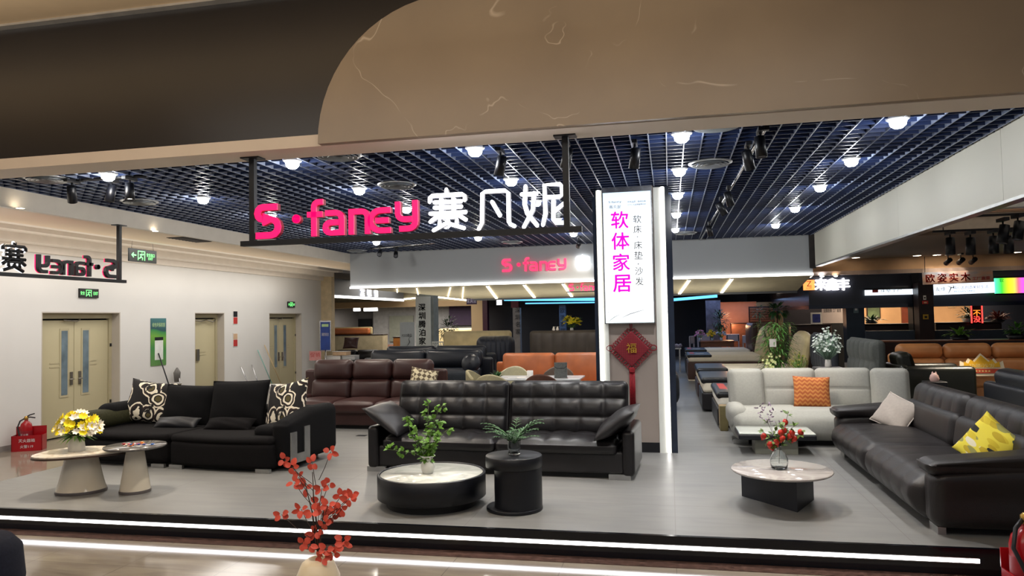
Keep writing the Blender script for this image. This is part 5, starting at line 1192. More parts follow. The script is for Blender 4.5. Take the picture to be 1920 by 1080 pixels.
p = gy(884, 564, 26); t = T('hanging_store_sign', 'small dark hanging sign with pale characters before the beige pillar', 'sign', p); MB().box(-.19, .19, 0, .05, -.13, .13).build('board', m_purp, t); text('家具馆', .16, M('pale_lilac_print', '#b9b3c9', .5), 'lettering', t, (0, -.002, .0), ext=.004, width=.34); MB().box(-.01, .01, .02, .03, .13, 3.6 - p.z).build('hanger', m_blk, t)
# white lettered pillar
a, b, c, d = pr(780, 556, 808, 700, 23.6)
t = T('lettered_pillar_panel', 'white pillar panel with six black characters in a column', 'sign', ((a + b) / 2, 23.6, PLAT)); MB().box(-(b - a) / 2, (b - a) / 2, 0, .05, 0, d - PLAT).build('panel', m_fin, t)
for k, ch in enumerate('深圳腾泊家居'): text(ch, .235, m_pk, 'black_character', t, (-.04, -.002, gy(794, 576 + 15.8 * k, 23.6).z - PLAT), bold=.03, ext=.004); 
ST('pillar', MB().box(a + .01, b + .08, 23.66, 24.2, PLAT, d + .2), M('grey_green_pillar', '#8b8f89', .7))
p = gy(767, 645, 23.4); a, b, c, d = pr(754, 604, 780, 660, 23.4)
t = T('standing_poster', 'pale standing poster with a dark swirl beside the white lettered pillar', 'poster', ((a + b) / 2, 23.2, 0)); MB().box(-(b - a) / 2, (b - a) / 2, 0, .04, c, d).build('sheet', M('pale_grey_print', '#b9c0c2', .4, var=.04), t); MB().box(-.03, .03, .01, .03, 0, c).box(-.25, .25, -.1, .15, 0, .02).build('stand', m_chrome, t)
text('FOO德品', .11, m_pk, 'lettering', t, (0, -.002, (c + d) / 2 + .06), ext=.002, width=(b - a) * .7); MB().tube([(-.1, -.004, c + .2), (.02, -.004, c + .22), (.1, -.004, c + .34), (.06, -.004, c + .45), (.13, -.004, c + .52)], [.012, .03, .05, .02, .01], 6, flat=.1).build('dark_swirl', m_pk, t)
# blue info board by the wall end
p = gy(610, 630, 20.6); t = T('info_board', 'blue information board on a stand at the end of the left wall', 'sign', (p.x, 20.6, 0), .25); MB().box(-.14, .14, -.02, .02, p.z - .42, p.z + .42).build('board', M('blue_print', '#23418f', .4, var=.15), t)
MB().box(-.17, .17, 0, .03, p.z - .46, p.z + .46).build('frame', m_chrome, t); MB().tube([(0, .01, 0), (0, .01, p.z - .4)], .02, 6).lathe([(.16, 0), (.16, .02)], 16).build('stand', m_chrome, t); MB().box(-.1, .1, -.024, -.02, p.z + .28, p.z + .36).build('green_header', M('pale_green_print', '#b9d79a', .5), t); text('消防安全', .1, m_wn, 'lettering', t, (0, -.022, p.z + .05), vertical=False, ext=.002, width=.22)
# low furniture by the left store
def simple_panel(name, label, cat, x0, y0, x1, y1, Y, dpt, mat, foot=0.): 
    a, b, c, d = pr(x0, y0, x1, y1, Y); B0 = PLAT if a > -7.7 else 0; t = T(name, label, cat, ((a + b) / 2, Y + dpt / 2, B0)); MB().soft((0, 0, (d - B0) / 2), (b - a, dpt, d - B0), .03, (4, 2, 3)).build('body', mat, t); MB().box(-(b - a) / 2 - .01, (b - a) / 2 + .01, -dpt / 2 - .01, dpt / 2 + .01, d - B0, d - B0 + .03).build('top', m_dwood, t); return t
simple_panel('counter', 'long cream counter in the left store carrying an orange headboard', 'counter', 618, 629, 718, 690, 25.5, .5, M('cream_counter', '#b3a688', .6))
a, b, c, d = pr(617, 617, 696, 629, 25.7); t = T('headboard', 'orange brown padded headboard with a pale edge on the cream counter', 'headboard', ((a + b) / 2, 25.75, c + .03)); MB().soft((0, 0, (d - c) / 2), (b - a - .14, .2, d - c), .07, (10, 2, 3)).build('padding', L_orange, t); MB().soft((0, .08, (d - c) / 2 + .02), (b - a, .1, d - c + .04), .05, (10, 1, 3)).build('pale_edge', H_cream, t)
p = gy(655, 668, 22.5); sofa('black_sofa', 'low black sofa before the cream counter in the left store', (p.x, 22.9, PLAT), 0, 1.9, .9, .5, .82, 2, L_black, .2, .6, 1)
cushion('brown_cushion', 'dark brown cushion on the low black sofa by the cream counter', gy(658, 643, 22.6), .5, .42, .16, L_brown, (-.5, 0, .1), 15)
for k, (x, y, w, h, mt, lab) in enumerate(((638, 663, 26, 7, m_bn, 'beige sample box on the pile by the info board'), (625, 672, 30, 9, m_wn, 'white sample box low on the pile by the info board'), (655, 671, 24, 8, m_paper, 'grey fabric bundle beside the pile by the info board'))):
    a, b, c, d = pr(x - w / 2, y - h / 2, x + w / 2, y + h / 2, 20.9); t = T('sample_box', lab, 'box', ((a + b) / 2, 21.0, c)); MB().soft((0, 0, (d - c) / 2), (b - a, .35, d - c), .02, (2, 2, 1)).build('carton', mt, t); MB().box(-(b - a) / 2, (b - a) / 2, -.19, .19, d - c, d - c + .01).build('lid', m_wn if k == 0 else mt, t)
p = gy(640, 678, 20.9); t = T('work_table', 'dark low table carrying the sample boxes by the info board', 'table', (p.x, 21.0, PLAT)); MB().box(-.55, .55, -.3, .3, gy(640, 677, 20.9).z - PLAT - .03, gy(640, 677, 20.9).z - PLAT).build('table_top', m_dwood, t)
for sx_ in (-.5, .5):
    for sy_ in (-.25, .25): MB().box(sx_ - .02, sx_ + .02, sy_ - .02, sy_ + .02, 0, gy(640, 677, 20.9).z - PLAT - .03).build('leg', m_dwood, t)
p = gy(741, 655, 26); sofa('pink_armchair', 'dusty pink armchair behind the pale standing poster', (gy(735, 650, 27).x, 27, 0), .2, 1.0, .85, .5, 1.05, 1, fabric('dusty_pink_cloth', '#8f6a5c', .85, .1), .2, .6, 1)
simple_panel('drawer_chest', 'small orange wood chest beside the pale standing poster', 'chest', 737, 633, 757, 670, 25.0, .4, M('orange_wood', '#a8692c', .5, var=.2, ns=6))
# white lattice fence with the big letters, plants
a, b, c, d = pr(811, 640, 861, 668, 22.2); t = T('letter_fence', 'white slatted fence panel with large white letters before the ficus', 'fence', ((a + b) / 2, 22.2, PLAT), .12); w = (b - a) / 2
bb = MB().box(-w, w, 0, .03, d - PLAT - .04, d - PLAT).box(-w, w, 0, .03, c - PLAT, c - PLAT + .04)
for k in range(14): bb.box(-w + k * 2 * w / 13 - .012, -w + k * 2 * w / 13 + .012, .03, .04, 0, d - PLAT)
bb.build('slats', m_fin, t); text('HONGHAO', (d - c) * .62, m_fin, 'lettering', t, (0, -.001, (c + d) / 2 - PLAT + .03), ext=.02, width=2 * w * .92)
def bush(name, label, px, py, Y, r, hgt, n, mat, seed, base=PLAT, pot=None, L=.12, trunk=None):
    p = gy(px, py, Y); t = T(name, label, 'potted plant', (p.x, Y, base)); rg = random.Random(seed); fo = MB(); cz = p.z - base
    MB().lathe([(.12, 0), (.17, min(.35, cz * .5)), (.15, min(.35, cz * .5)), (.1, .1)], 18, cap=(True, False)).build('pot', pot or m_cer, t); MB().tube([(0, 0, .1), (.02, 0, cz)], .018, 6).build('trunk', m_brstem, t)
    for k in range(n):
        d = Vector((rg.gauss(0, 1), rg.gauss(0, 1), rg.gauss(0, 1))).normalized(); q = Vector((d.x * r, d.y * r, d.z * hgt)) * rg.uniform(.3, 1) + Vector((0, 0, cz)); q.z = max(q.z, .1); d.z = abs(d.z) if q.z < .3 else d.z; leaf(fo, q, d, (0, 0, 1), L * rg.uniform(.7, 1.2), L * .4, .4, 2)
    fo.build('foliage', mat, t); return t
bush('ficus', 'dark bushy ficus behind the white letter fence', 841, 618, 23, .34, .42, 420, M('dark_ficus_leaf', '#26401f', .5, var=.4, ns=8), 41)
# white cushions glow of the bed store past the white pillar
p = gy(856, 628, 31.5); t = T('bed', 'pale cream bed in the lit store behind the ficus', 'bed', (p.x, 31.8, 0)); MB().soft((0, 0, .8), (1.8, .25, 1.6), .1, (6, 2, 4)).build('headboard', H_cream, t); MB().soft((0, -1.0, .35), (1.7, 1.8, .7), .1, (6, 6, 3)).build('mattress', m_matc, t)

# --- dark central stores and pillars
m_magp = M('maroon_pillar', '#3a0f26', .45, var=.15); m_tealled = E('blue_cove_light', (.12, .5, 1), 1.3)
sbox('pillar', 905, 556, 914, 660, 28.5, .3, m_magp)
sbox('wall_center_store', 905, 556, 1200, 690, 33, .1, m_night); sbox('wall_center_store', 914, 575, 962, 660, 30.5, .1, M('dark_shutter', '#161a26', .5, var=.2, ns=4, stretch=(1, 1, 20)))
sbox('pillar', 962, 577, 975, 670, 27, .3, M('greyish_pillar', '#77716d', .7)); sbox('pillar', 1049, 572, 1061, 660, 29, .3, M('blue_grey_pillar', '#566070', .7))
for (px, Y, s, lab) in ((971, 26.98, '深圳名家', 'vertical dark characters on the grey pillar behind the ribbed headboard'), (1055, 28.98, '欧派家居', 'vertical dark characters on the blue grey pillar beside the yellow flowers')):
    p = gy(px, 600, Y); t = T('pillar_lettering', lab, 'lettering', p)
    for k, ch in enumerate(s): text(ch, .2, m_pk, 'character', t, (0, -.003, .38 - .27 * k), ext=.003)
p = gy(936, 567, 28.2); t = T('small_light_sign', 'small lit white sign above the ribbed headboard', 'sign', p); MB().box(-.1, .1, -.03, .03, -.1, .1).build('lit_face', E('lit_white_face', (.95, .97, 1), 1.6), t); text('FG', .12, m_gp, 'lettering', t, (0, -.032, 0), ext=.002); MB().box(-.11, .11, .03, .05, -.11, .11).box(-.01, .01, .03, .05, .11, 3.6 - p.z).build('housing', m_blk, t)
sbox('trim_maroon_box', 958, 563, 972, 577, 28, .2, M('maroon_panel', '#53141f', .5))
for (x0, y0, x1, y1, lab) in ((945, 561, 1190, 561, 'blue cove light under the canopy between header and pillar'), (985, 569, 1190, 566, 'second lower blue cove light edge in the far centre store')):
    p, q = gy(x0, y0, 27), gy(x1, y1, 27); t = T('cove_light', lab, 'light strip', p); h = .06 if y0 == 561 else .02; d = q - p
    MB().add([(0, 0, -h), d + Vector((0, 0, -h)), d + Vector((0, 0, h)), (0, 0, h), (0, .06, -h), d + Vector((0, .06, -h)), d + Vector((0, .06, h)), (0, .06, h)], [(0, 1, 2, 3), (7, 6, 5, 4), (0, 4, 5, 1), (3, 2, 6, 7), (1, 5, 6, 2), (0, 3, 7, 4)]).build('diffuser', m_tealled, t); MB().tube([(0, .08, 0), d + Vector((0, .08, 0))], .05, 4).build('channel', m_night, t)
p, q = gy(1250, 563, 27), gy(1345, 555, 27); t = T('cove_light', 'blue cove light right of the pillar above the dining area', 'light strip', p); d = q - p
MB().add([(0, 0, -.05), d + Vector((0, 0, -.05)), d + Vector((0, 0, .05)), (0, 0, .05), (0, .06, -.05), d + Vector((0, .06, -.05)), d + Vector((0, .06, .05)), (0, .06, .05)], [(0, 1, 2, 3), (7, 6, 5, 4), (0, 4, 5, 1), (3, 2, 6, 7), (1, 5, 6, 2), (0, 3, 7, 4)]).build('diffuser', m_tealled, t); MB().tube([(0, .08, 0), d + Vector((0, .08, 0))], .05, 4).build('channel', m_night, t)
light('AREA', 'cove_glow', (1.0, 27.5, 2.5), 40, (.35, .55, 1), (5, 1.5)); light('AREA', 'cove_glow', (-3.5, 28, 2.45), 22, (.3, .55, 1), (4, 1.5))
p = gy(1072, 622, 20.6); simple_panel('cabinet', 'dark cabinet behind the charcoal tufted headboard carrying yellow flowers', 'cabinet', 1040, 622, 1112, 670, 20.4, .5, m_night)
bouquet('vase of yellow and white lilies on the dark cabinet behind the tufted headboard', (p.x, 20.62, p.z + .03), M('lily_yellow_petal', '#e3d025', .6), .22, .34, 26, .1, 51, .08, .05, M('white_lily_vase', '#d8d8d4', .4))
for x, k in ((1039, 0), (1046, 1)): q = gy(x, 619, 19.7); t = T('figurine', ['tiny white bird ornament on the charcoal headboard', 'second tiny white ornament on the charcoal headboard, nearer the yellow flowers'][k], 'ornament', (q.x, 19.63, PLAT + 1.45)); MB().lathe([(.03, 0), (.045, .03), (.02, .07), (.025, .09), (.001, .11)], 12, cap=(True, False)).build('body', m_wn, t); MB().tube([(0, 0, .08), (.05, 0, .1)], [.012, .003], 5).build('neck', m_wn, t)
p = gy(1108, 632, 19.2); p.x = max(p.x, -1.62); pedestal('dark night stand with a purple ornament at the pillar edge', p.x, 19.3, .8); t = T('ornament', 'pale purple glass ornament on the night stand at the pillar edge', 'ornament', (p.x, 19.25, PLAT + .8)); MB().lathe([(.06, 0), (.08, .1), (.05, .22), (.07, .3), (.02, .4), (.001, .42)], 16, cap=(True, False)).build('body', M('lilac_glass', '#8d86b5', .15, var=.2), t); MB().lathe([(.07, 0), (.07, .015)], 16).build('base', m_wn, t)
p = gy(966, 652, 17.6); p.x = -3.9; pedestal('white night stand with folded magazines between the ribbed and tufted headboards', p.x, 18.6, .62, m_wn, .3)
for k, (c_, lab) in enumerate((('#8c2638', 'dark red magazine topmost on the white night stand'), ('#3a4b8c', 'blue magazine below the red one on the white night stand'))):
    t = T('magazine', lab, 'magazine', (p.x, 18.6, PLAT + .62 + (.05 if k == 0 else .0)), .2); MB().box(-.14, .14, -.11, .11, .004, .046).build('pages', m_wn, t); MB().box(-.142, .142, -.112, .112, .046, .05).box(-.142, .142, -.112, .112, 0, .004).build('cover', M('cover_' + c_[1:], c_, .4), t)

# --- blue lit dining area past the beds
sbox('wall_dining_store', 1225, 562, 1345, 680, 33, .1, m_night); sbox('pillar', 1325, 562, 1352, 660, 27.5, .4, M('printed_pillar', '#57505a', .6, var=.4, ns=7))
t = T('dining_table', 'wooden dining table with flowers in the blue lit area past the beds', 'table', (gy(1345, 640, 26).x, 26.3, PLAT)); MB().soft((0, 0, .87), (1.1, .9, .06), .015, (3, 3, 1)).build('table_top', m_woodm, t)
for sx_ in (-1, 1):
    for sy_ in (-1, 1): MB().box(sx_ * .5 - .03, sx_ * .5 + .03, sy_ * .4 - .03, sy_ * .4 + .03, 0, .84).build('leg', m_woodm, t)
MB().box(-.5, .5, -.41, -.39, .7, .84).build('apron', m_woodm, t)
def wchair(label, x, Y, rz):
    t = T('dining_chair', label, 'chair', (x, Y, PLAT), rz, 'wooden chairs in the blue lit dining area'); w = M('grey_washed_wood', '#8a8791', .5, var=.15)
    MB().soft((0, 0, .5), (.46, .44, .05), .02, (2, 2, 1)).build('seat', w, t); MB().soft((0, .2, .95), (.46, .04, .26), .018, (4, 1, 3)).build('backrest', w, t)
    for a in (-1, 1):
        MB().box(a * .2 - .02, a * .2 + .02, .18, .22, 0, 1.05).build('leg', w, t); MB().box(a * .2 - .02, a * .2 + .02, -.21, -.17, 0, .48).build('leg', w, t)
for px, Y, rz, lab in ((1308, 25.7, 1.2, 'grey wooden chair at the aisle side of the far dining table'), (1322, 27.2, .2, 'grey wooden chair behind the far dining table under the pink flowers'), (1375, 27.3, 0, 'grey wooden chair behind the far dining table under the white flowers'), (1385, 25.7, -1.4, 'grey wooden chair on the bed side of the far dining table')): wchair(lab, gy(px, 640, Y).x, Y, rz)
for px, py, c_, lab, Y in ((1312, 616, M('pink_petal', '#c983b5', .6), 'vase of pink flowers on the far dining table', 26.45), (1335, 616, M('gold_petal', '#d9b42c', .6), 'vase of yellow flowers on the far dining table', 26.3), (1352, 620, M('bluish_petal', '#a9b7d8', .6), 'vase of pale blue flowers on the far dining table', 26.2)):
    q = gy(px, py, Y); bouquet(lab, (q.x, Y, PLAT + .9), c_, .16, .26, 28, .06, px, .1, .05, M('grey_glass', '#8fa0b5', .2))
t = T('side_table', 'small pale table with folded cloths at the aisle beside the pillar light', 'table', (gy(1262, 650, 24).x, 24.2, PLAT)); MB().box(-.35, .25, -.3, .3, .72, .76).build('table_top', m_tabw, t)
for a in (-.3, .2):
    for b_ in (-.25, .25): MB().box(a - .02, a + .02, b_ - .02, b_ + .02, 0, .72).build('leg', m_chrome, t)
t = T('folded_cloth', 'crumpled pale cloth on the small table at the aisle beside the pillar light', 'cloth', (gy(1266, 650, 24).x, 24.1, PLAT + .765)); MB().soft((0, 0, .05), (.4, .35, .1), .045, (6, 6, 2), lambda P, Q, n: P + .02 * np.sin(9 * Q[:, [1, 2, 0]])).build('fold', M('lilac_grey_cloth', '#8f8ca0', .8), t)

# --- right hand neighbour: ceiling, beams, storefront
m_tb = M('taupe_soffit', '#8f8172', .7, var=.04, ns=1)
nb = MB(); y = 7.0
while y < 14.2: nb.box(3.3, 13, y, y + .09, 3.66, 3.7); y += .22
ST('ceiling_neighbour', nb, M('bronze_slat', '#8a6a52', .4, var=.4, ns=3)); ST('ceiling_neighbour_top', MB().box(3.3, 14, 5.5, 14.2, 4.3, 4.4), m_void)
ST('trim_neighbour_fascia', MB().box(3.4, 14, 14.15, 14.3, 3.4, 3.75), M('warm_white_beam', '#cbbfac', .6)); ST('trim_neighbour_beam', MB().box(3.4, 14, 12.3, 12.5, 3.52, 3.6), m_fin)
ST('ceiling_neighbour_soffit', MB().box(3.24, 14, 14.3, 20.0, 3.33, 3.4), m_tb)
ST('trim_neighbour_front', MB().box(3.3, 14, 20.0, 20.15, 3.02, 3.4), M('peach_beam', '#c9a37f', .6, var=.04)); ST('trim_neighbour_lip', MB().box(3.3, 14, 19.9, 20.0, 2.93, 3.03), M('rose_grey_beam', '#9f8b82', .6))
for k, (px, lab) in enumerate(((1520, 'nearest the ivory fascia end'), (1543, 'second from the ivory fascia end'), (1569, 'third from the ivory fascia end'))):
    q = gy(px, 508, 19.7); t = T('recessed_light', 'bright round lamp under the peach beam, ' + lab, 'downlight', (q.x, 19.85, 2.93)); MB().lathe([(.06, 0), (.075, -.015), (.06, -.02)], 16, cap=(False, False)).build('trim_ring', m_fin, t); MB().lathe([(.055, -.015), (.03, -.04), (.001, -.045)], 14, cap=(False, False)).build('bulb', m_bulb if k == 1 else m_bulbw, t)
for k, px in enumerate((1605, 1720, 1757, 1783, 1908)):
    q = gy(px, 493, 19.5); t = T('recessed_light', 'small flat lamp in the taupe soffit, %s from the ivory fascia' % ['first', 'second', 'third', 'fourth', 'fifth'][k], 'downlight', (q.x, 19.5, 3.33)); MB().lathe([(.09, -.004), (.001, -.006)], 16, cap=(False, False)).build('lens', m_bulbw, t); MB().lathe([(.09, -.006), (.11, 0)], 16, cap=(False, False)).build('trim_ring', m_fin, t)
for px, py, Y, lit, lab in ((1781, 437, 12.6, 1, 'lit black spotlight, first of the row under the bronze slats'), (1819, 437, 12.6, 0, 'unlit black spotlight, second of the row under the bronze slats'), (1862, 434, 12.6, 0, 'unlit black spotlight, third of the row under the bronze slats'), (1890, 434, 12.6, 0, 'unlit black spotlight, fourth of the row under the bronze slats'), (1880, 412, 11.6, 1, 'lit tilted spotlight on the nearer track under the bronze slats'), (1908, 405, 11.6, 1, 'lit tilted spotlight at the frame edge on the nearer track')):
    q = gy(px, py, Y); spot(q.x, Y, q.z, (q.x - .1 - (.5 if Y < 12 else 0), Y - .1, 0), lab, lit, 'black spotlights under the bronze slats', True, 190 if lit else 0, 1.35)
for px, lab in ((1778, 'first of three small spotlights above the red character board'), (1802, 'second of three small spotlights above the red character board'), (1825, 'third of three small spotlights above the red character board')):
    q = gy(px, 494, 19.2); spot(q.x, 19.2, 3.31, (q.x - .1, 19.8, 2.9), lab, 1, 'small spotlights above the red character board', True, 10, 1.1)
for Y_, zq, lab in ((12.6, gy(1819, 437, 12.6).z + .03, 'black lighting track of the four spotlights under the bronze slats'), (11.6, gy(1895, 408, 11.6).z + .03, 'nearer black lighting track under the bronze slats')):
    t = T('lighting_track', lab, 'track', (gy(1775, 430, Y_).x - .2, Y_, zq)); MB().box(0, 3, -.02, .02, 0, .03).build('rail', m_blk, t)
    bb = MB()
    for x in (.15, 1.4, 2.8): bb.box(x - .006, x + .006, -.006, .006, .03, 3.665 - zq)
    bb.build('hanger', m_blk, t)
# dark storefront
SY = 21.0; cX = gy(1516, 540, SY).x
hdz0, hdz1 = gy(1600, 571, SY).z, gy(1600, 517, SY).z
ST('wall_store_header', MB().box(cX, 14, SY, SY + .2, hdz0, hdz1).box(cX, cX + .2, SY + .2, 37, hdz0, hdz1), M('charcoal_store_header', '#24262c', .25, var=.1, ns=1))
ST('trim_store_lip', MB().box(cX - .02, 14, SY - .06, SY + .3, hdz0 - .1, hdz0).box(cX - .02, cX + .3, SY + .3, 37, hdz0 - .1, hdz0), M('navy_gloss_lip', '#161c2b', .12))
t = T('store_sign', 'lit orange square logo and white characters on the dark store header', 'sign', (0, SY - .05, 0))
a, b, c, d = pr(1506, 525, 1527, 544, SY - .06); MB().box(a, b, -.04, 0, c, d).build('logo_box', E('orange_logo', (1, .30, .07), 1.3), t); text('Z', (d - c) * .5, m_rn, 'logo_letter', t, ((a + b) / 2, -.042, c + (d - c) * .62), ext=.003); text('LOPF', (d - c) * .16, m_rn, 'logo_letter', t, ((a + b) / 2, -.042, c + (d - c) * .2), ext=.003)
for k, ch in enumerate('来鑫丰'): p = gy(1539 + 21 * k, 533, SY - .05); text(ch, .31, E('bright_white_character', (1, .98, 1), 3.5), 'white_character', t, (p.x, -.02, p.z), bold=.03, ext=.04)
m_dpil = M('dark_blue_pillar', '#1d2733', .35, var=.1); m_bpil = M('dark_brown_pillar', '#2b1d1a', .4, var=.2)
sbox('pillar', 1588, 570, 1622, 680, SY + .03, .4, m_dpil); sbox('pillar', 1712, 512, 1726, 680, SY - .05, .4, m_blk); sbox('pillar', 1724, 530, 1752, 680, 20.5, .4, m_bpil)
sbox('wall_store_back', 1612, 548, 1700, 680, 25, .1, M('peach_store_wall', '#c59a72', .7, var=.04)); sbox('wall_store_back', 1752, 548, 1830, 680, 25.2, .1, M('peach_store_wall', '#c59a72', .7)); sbox('wall_store_back', 1830, 548, 1960, 680, 24.0, .1, m_night)
sbox('door_8', 1692, 572, 1716, 640, 24.5, .1, M('red_brown_door', '#5a2617', .4, var=.2)); sbox('wall_store_side', 1700, 560, 1716, 575, 24.4, .1, M('peach_store_wall', '#c59a72', .7))
light('AREA', 'store_lamp', (6.0, 23.6, 2.7), 70, (1, .78, .5), (1.5, 1.2)); light('AREA', 'store_lamp', (8.2, 23.4, 2.7), 70, (1, .76, .48), (1.5, 1.2))
a, b, c, d = pr(1626, 569, 1652, 597, 24.9); t = T('landscape_painting', 'dark green landscape painting on the peach store wall', 'painting', ((a + b) / 2, 24.96, (c + d) / 2)); MB().box(-(b - a) / 2, (b - a) / 2, 0, .04, -(d - c) / 2, (d - c) / 2).build('frame', m_dwood, t)
MB().box(-(b - a) / 2 + .03, (b - a) / 2 - .03, -.01, 0, -(d - c) / 2 + .03, (d - c) / 2 - .03).build('canvas', M('green_landscape_canvas', '#4b5a3f', .6, var=.7, ns=3), t)
a, b, c, d = pr(1779, 565, 1793, 577, 25.1); t = T('small_picture', 'small beige picture on the peach wall behind the red lit board', 'painting', ((a + b) / 2, 25.17, (c + d) / 2)); MB().box(-(b - a) / 2, (b - a) / 2, 0, .03, -(d - c) / 2, (d - c) / 2).build('frame', m_bn, t); MB().box(-(b - a) / 2 + .03, (b - a) / 2 - .03, -.008, 0, -(d - c) / 2 + .03, (d - c) / 2 - .03).build('canvas', M('beige_canvas', '#b79568', .6, var=.2), t)
simple_panel('low_cabinet', 'dark red brown sideboard below the landscape painting', 'cabinet', 1622, 609, 1714, 660, 21.6, .5, m_dwood)
simple_panel('low_cabinet', 'dark red brown sideboard below the red lit board', 'cabinet', 1756, 606, 1880, 660, 21.6, .5, m_dwood)
ST('wall_store_plinth', pbox(pbox(MB(), 1624, 620, 1716, 660, 20.8, .1), 1752, 618, 1960, 660, 20.8, .1), M('slate_blue_plinth', '#2c3540', .5))
bush('low_plant', 'low spiky plant on the sideboard below the landscape painting', 1634, 603, 21.8, .3, .1, 60, g_dark, 61, gy(1634, 608, 21.8).z + .02, m_blk, .16)
bush('bushy_plant', 'dark round plant beside the red lit board', 1816, 592, 21.9, .25, .22, 160, M('dark_ficus_leaf', '#26401f', .5), 62, gy(1816, 606, 21.8).z + .03, m_wn, .12)
bush('red_plant', 'rusty red grass plant beyond the red lit board', 1871, 597, 21.9, .26, .15, 160, M('rust_leaf', '#6b2a1c', .6), 63, gy(1871, 606, 21.8).z + .03, m_blk, .14)
# lit signs
a, b, c, d = pr(1622, 543, 1711, 553, SY - .08); t = T('store_light_sign', 'narrow lit white sign strip half covered by the dark header', 'sign', ((a + b) / 2, SY - .1, (c + d) / 2)); w = (b - a) / 2; h = (d - c) / 2
MB().box(-w, w, 0, .06, -h, h).build('lit_face', E('cool_white_face', (.8, .9, 1), 1.2), t); MB().box(-w * .7, -w * .45, -.005, 0, 0, h).build('red_mark', m_rn, t); text('床垫工厂', h * 1.1, m_pk, 'lettering', t, (w * .1, -.002, h * .5), ext=.002, width=w * .9)
MB().box(-w, w, -.02, .06, h, h + .05).build('frame', m_blk, t)
a, b, c, d = pr(1752, 531, 1866, 551, 20.75); t = T('store_light_sign', 'long lit white sign with violet characters and English words', 'sign', ((a + b) / 2, 20.75, (c + d) / 2), rot=(0, -.02, 0)); w = (b - a) / 2; h = (d - c) / 2
MB().box(-w, w, 0, .06, -h, h).build('lit_face', E('cool_white_face', (.8, .9, 1), 1.2), t); m_vio = M('violet_print', '#7a55b0', .5); text('友缘', h * .8, M('brown_print', '#7d5a55', .5), 'lettering', t, (-w * .8, -.002, h * .1), ext=.002); text('用心去创造美好生活', h * .62, m_vio, 'lettering', t, (w * .2, -.002, h * .2), ext=.002, width=w * 1.15); text('MODERN SIMPLE', h * .34, M('blue_grey_print', '#5c78b0', .5), 'lettering', t, (0, -.002, -h * .5), ext=.002)
MB().tube([(-w * .55, -.006, h * .6), (-w * .45, -.006, h * .3), (-w * .5, -.006, -h * .3), (-w * .56, -.006, -h * .9)], [.03, .06, .04, .01], 6, flat=.15).tube([(-w * .52, -.006, h * .5), (-w * .38, -.006, h * .2), (-w * .36, -.006, h * .7)], [.02, .07, .02], 6, flat=.15).build('ink_figure', m_pk, t)
a, b, c, d = pr(1866, 520, 1990, 549, 20.7); w = (b - a) / 2; h = (d - c) / 2
rb = NT('rainbow_light_print'); sx = rb.n('ShaderNodeSeparateXYZ'); rb.l(rb.tc('Object'), sx.inputs[0]); rc = rb.ramp(rb.math('ADD', rb.math('DIVIDE', sx.outputs[0], 2 * w), .5), [(0, (.1, .8, .45, 1)), (.1, (.05, .8, .05, 1)), (.2, (.6, .9, .02, 1)), (.27, (.95, .85, .05, 1)), (.35, (1, .15, .2, 1)), (.42, (.7, .1, .7, 1)), (.55, (.25, .1, .9, 1))])
rb.l(rc, rb.b.inputs['Emission Color']); rb.l(rc, rb.b.inputs['Base Color']); rb.b.inputs['Emission Strength'].default_value = 1.1
t = T('rainbow_light_panel', 'lit rainbow coloured panel next to the white sign with violet characters', 'light panel', ((a + b) / 2, 20.7, (c + d) / 2)); MB().box(-w, w, 0, .06, -h, h).build('lit_face', rb.m, t); MB().box(-w, w, -.01, .07, h, h + .04).box(-w, w, -.01, .07, -h - .04, -h).build('frame', m_blk, t); text('软', h * .5, m_blk, 'lettering', t, (-w * .8, -.002, h * .7), ext=.003)
a, b, c, d = pr(1730, 508, 1862, 531, 19.8); w = (b - a) / 2; h = (d - c) / 2; sk = NT('sunset_sky_print'); sk.l(sk.ramp(sk.noise(1.6, 4, sk.tc('Object', (1, 1, 2.4))), [(.35, srgb('#7e8ba0')), (.5, srgb('#b39a90')), (.62, srgb('#c9977f')), (.75, srgb('#a87a66'))]), sk.b.inputs['Base Color']); sk.set(Roughness=.5)
t = T('character_board', 'sky printed board with large red characters hung below three spotlights', 'sign', ((a + b) / 2, 19.8, (c + d) / 2), rot=(0, -.02, 0)); MB().box(-w, w, 0, .03, -h, h).build('board', sk.m, t); MB().tube([(-w * .92, .015, h), (-w * .9, .015, 3.33 - (c + d) / 2)], .008, 4).build('hanger', m_blk, t); m_rch = M('red_character', '#b32a1e', .45)
for k, ch in enumerate('欧姿实木'): text(ch, h * 1.35, m_rch, 'red_character', t, (-w * .78 + w * .335 * k, -.002, 0), bold=.025, ext=.006)
text('工厂直营', h * .55, m_rch, 'small_character', t, (w * .66, -.002, -h * .35), ext=.004, width=w * .5)
a, b, c, d = pr(1821, 556, 1841, 606, 21.5); w = (b - a) / 2; h = (d - c) / 2; t = T('led_board', 'upright black board with red lit dots and two red characters', 'sign', ((a + b) / 2, 21.5, (c + d) / 2), rot=(0, .01, 0)); MB().box(-w, w, 0, .05, -h, h).build('board', m_blk, t); m_rl = E('red_led', (1, .05, .04), 2.2); bb = MB()
for k in range(26): z = -h + 2 * h * (k + .5) / 26; bb.cbox((-w, -.01, z), (.028, .02, .022)).cbox((w, -.01, z), (.028, .02, .022))
for k in range(8): bb.cbox((-w + 2 * w * (k + .5) / 8, -.01, h), (.022, .02, .028))
bb.build('red_dots', m_rl, t); text('不', w * 1.3, E('orange_led', (1, .22, .02), 1.6), 'red_character', t, (0, -.01, -h * .25), ext=.01); text('没', w * 1.3, m_rl, 'red_character', t, (0, -.01, -h * .7), ext=.01)
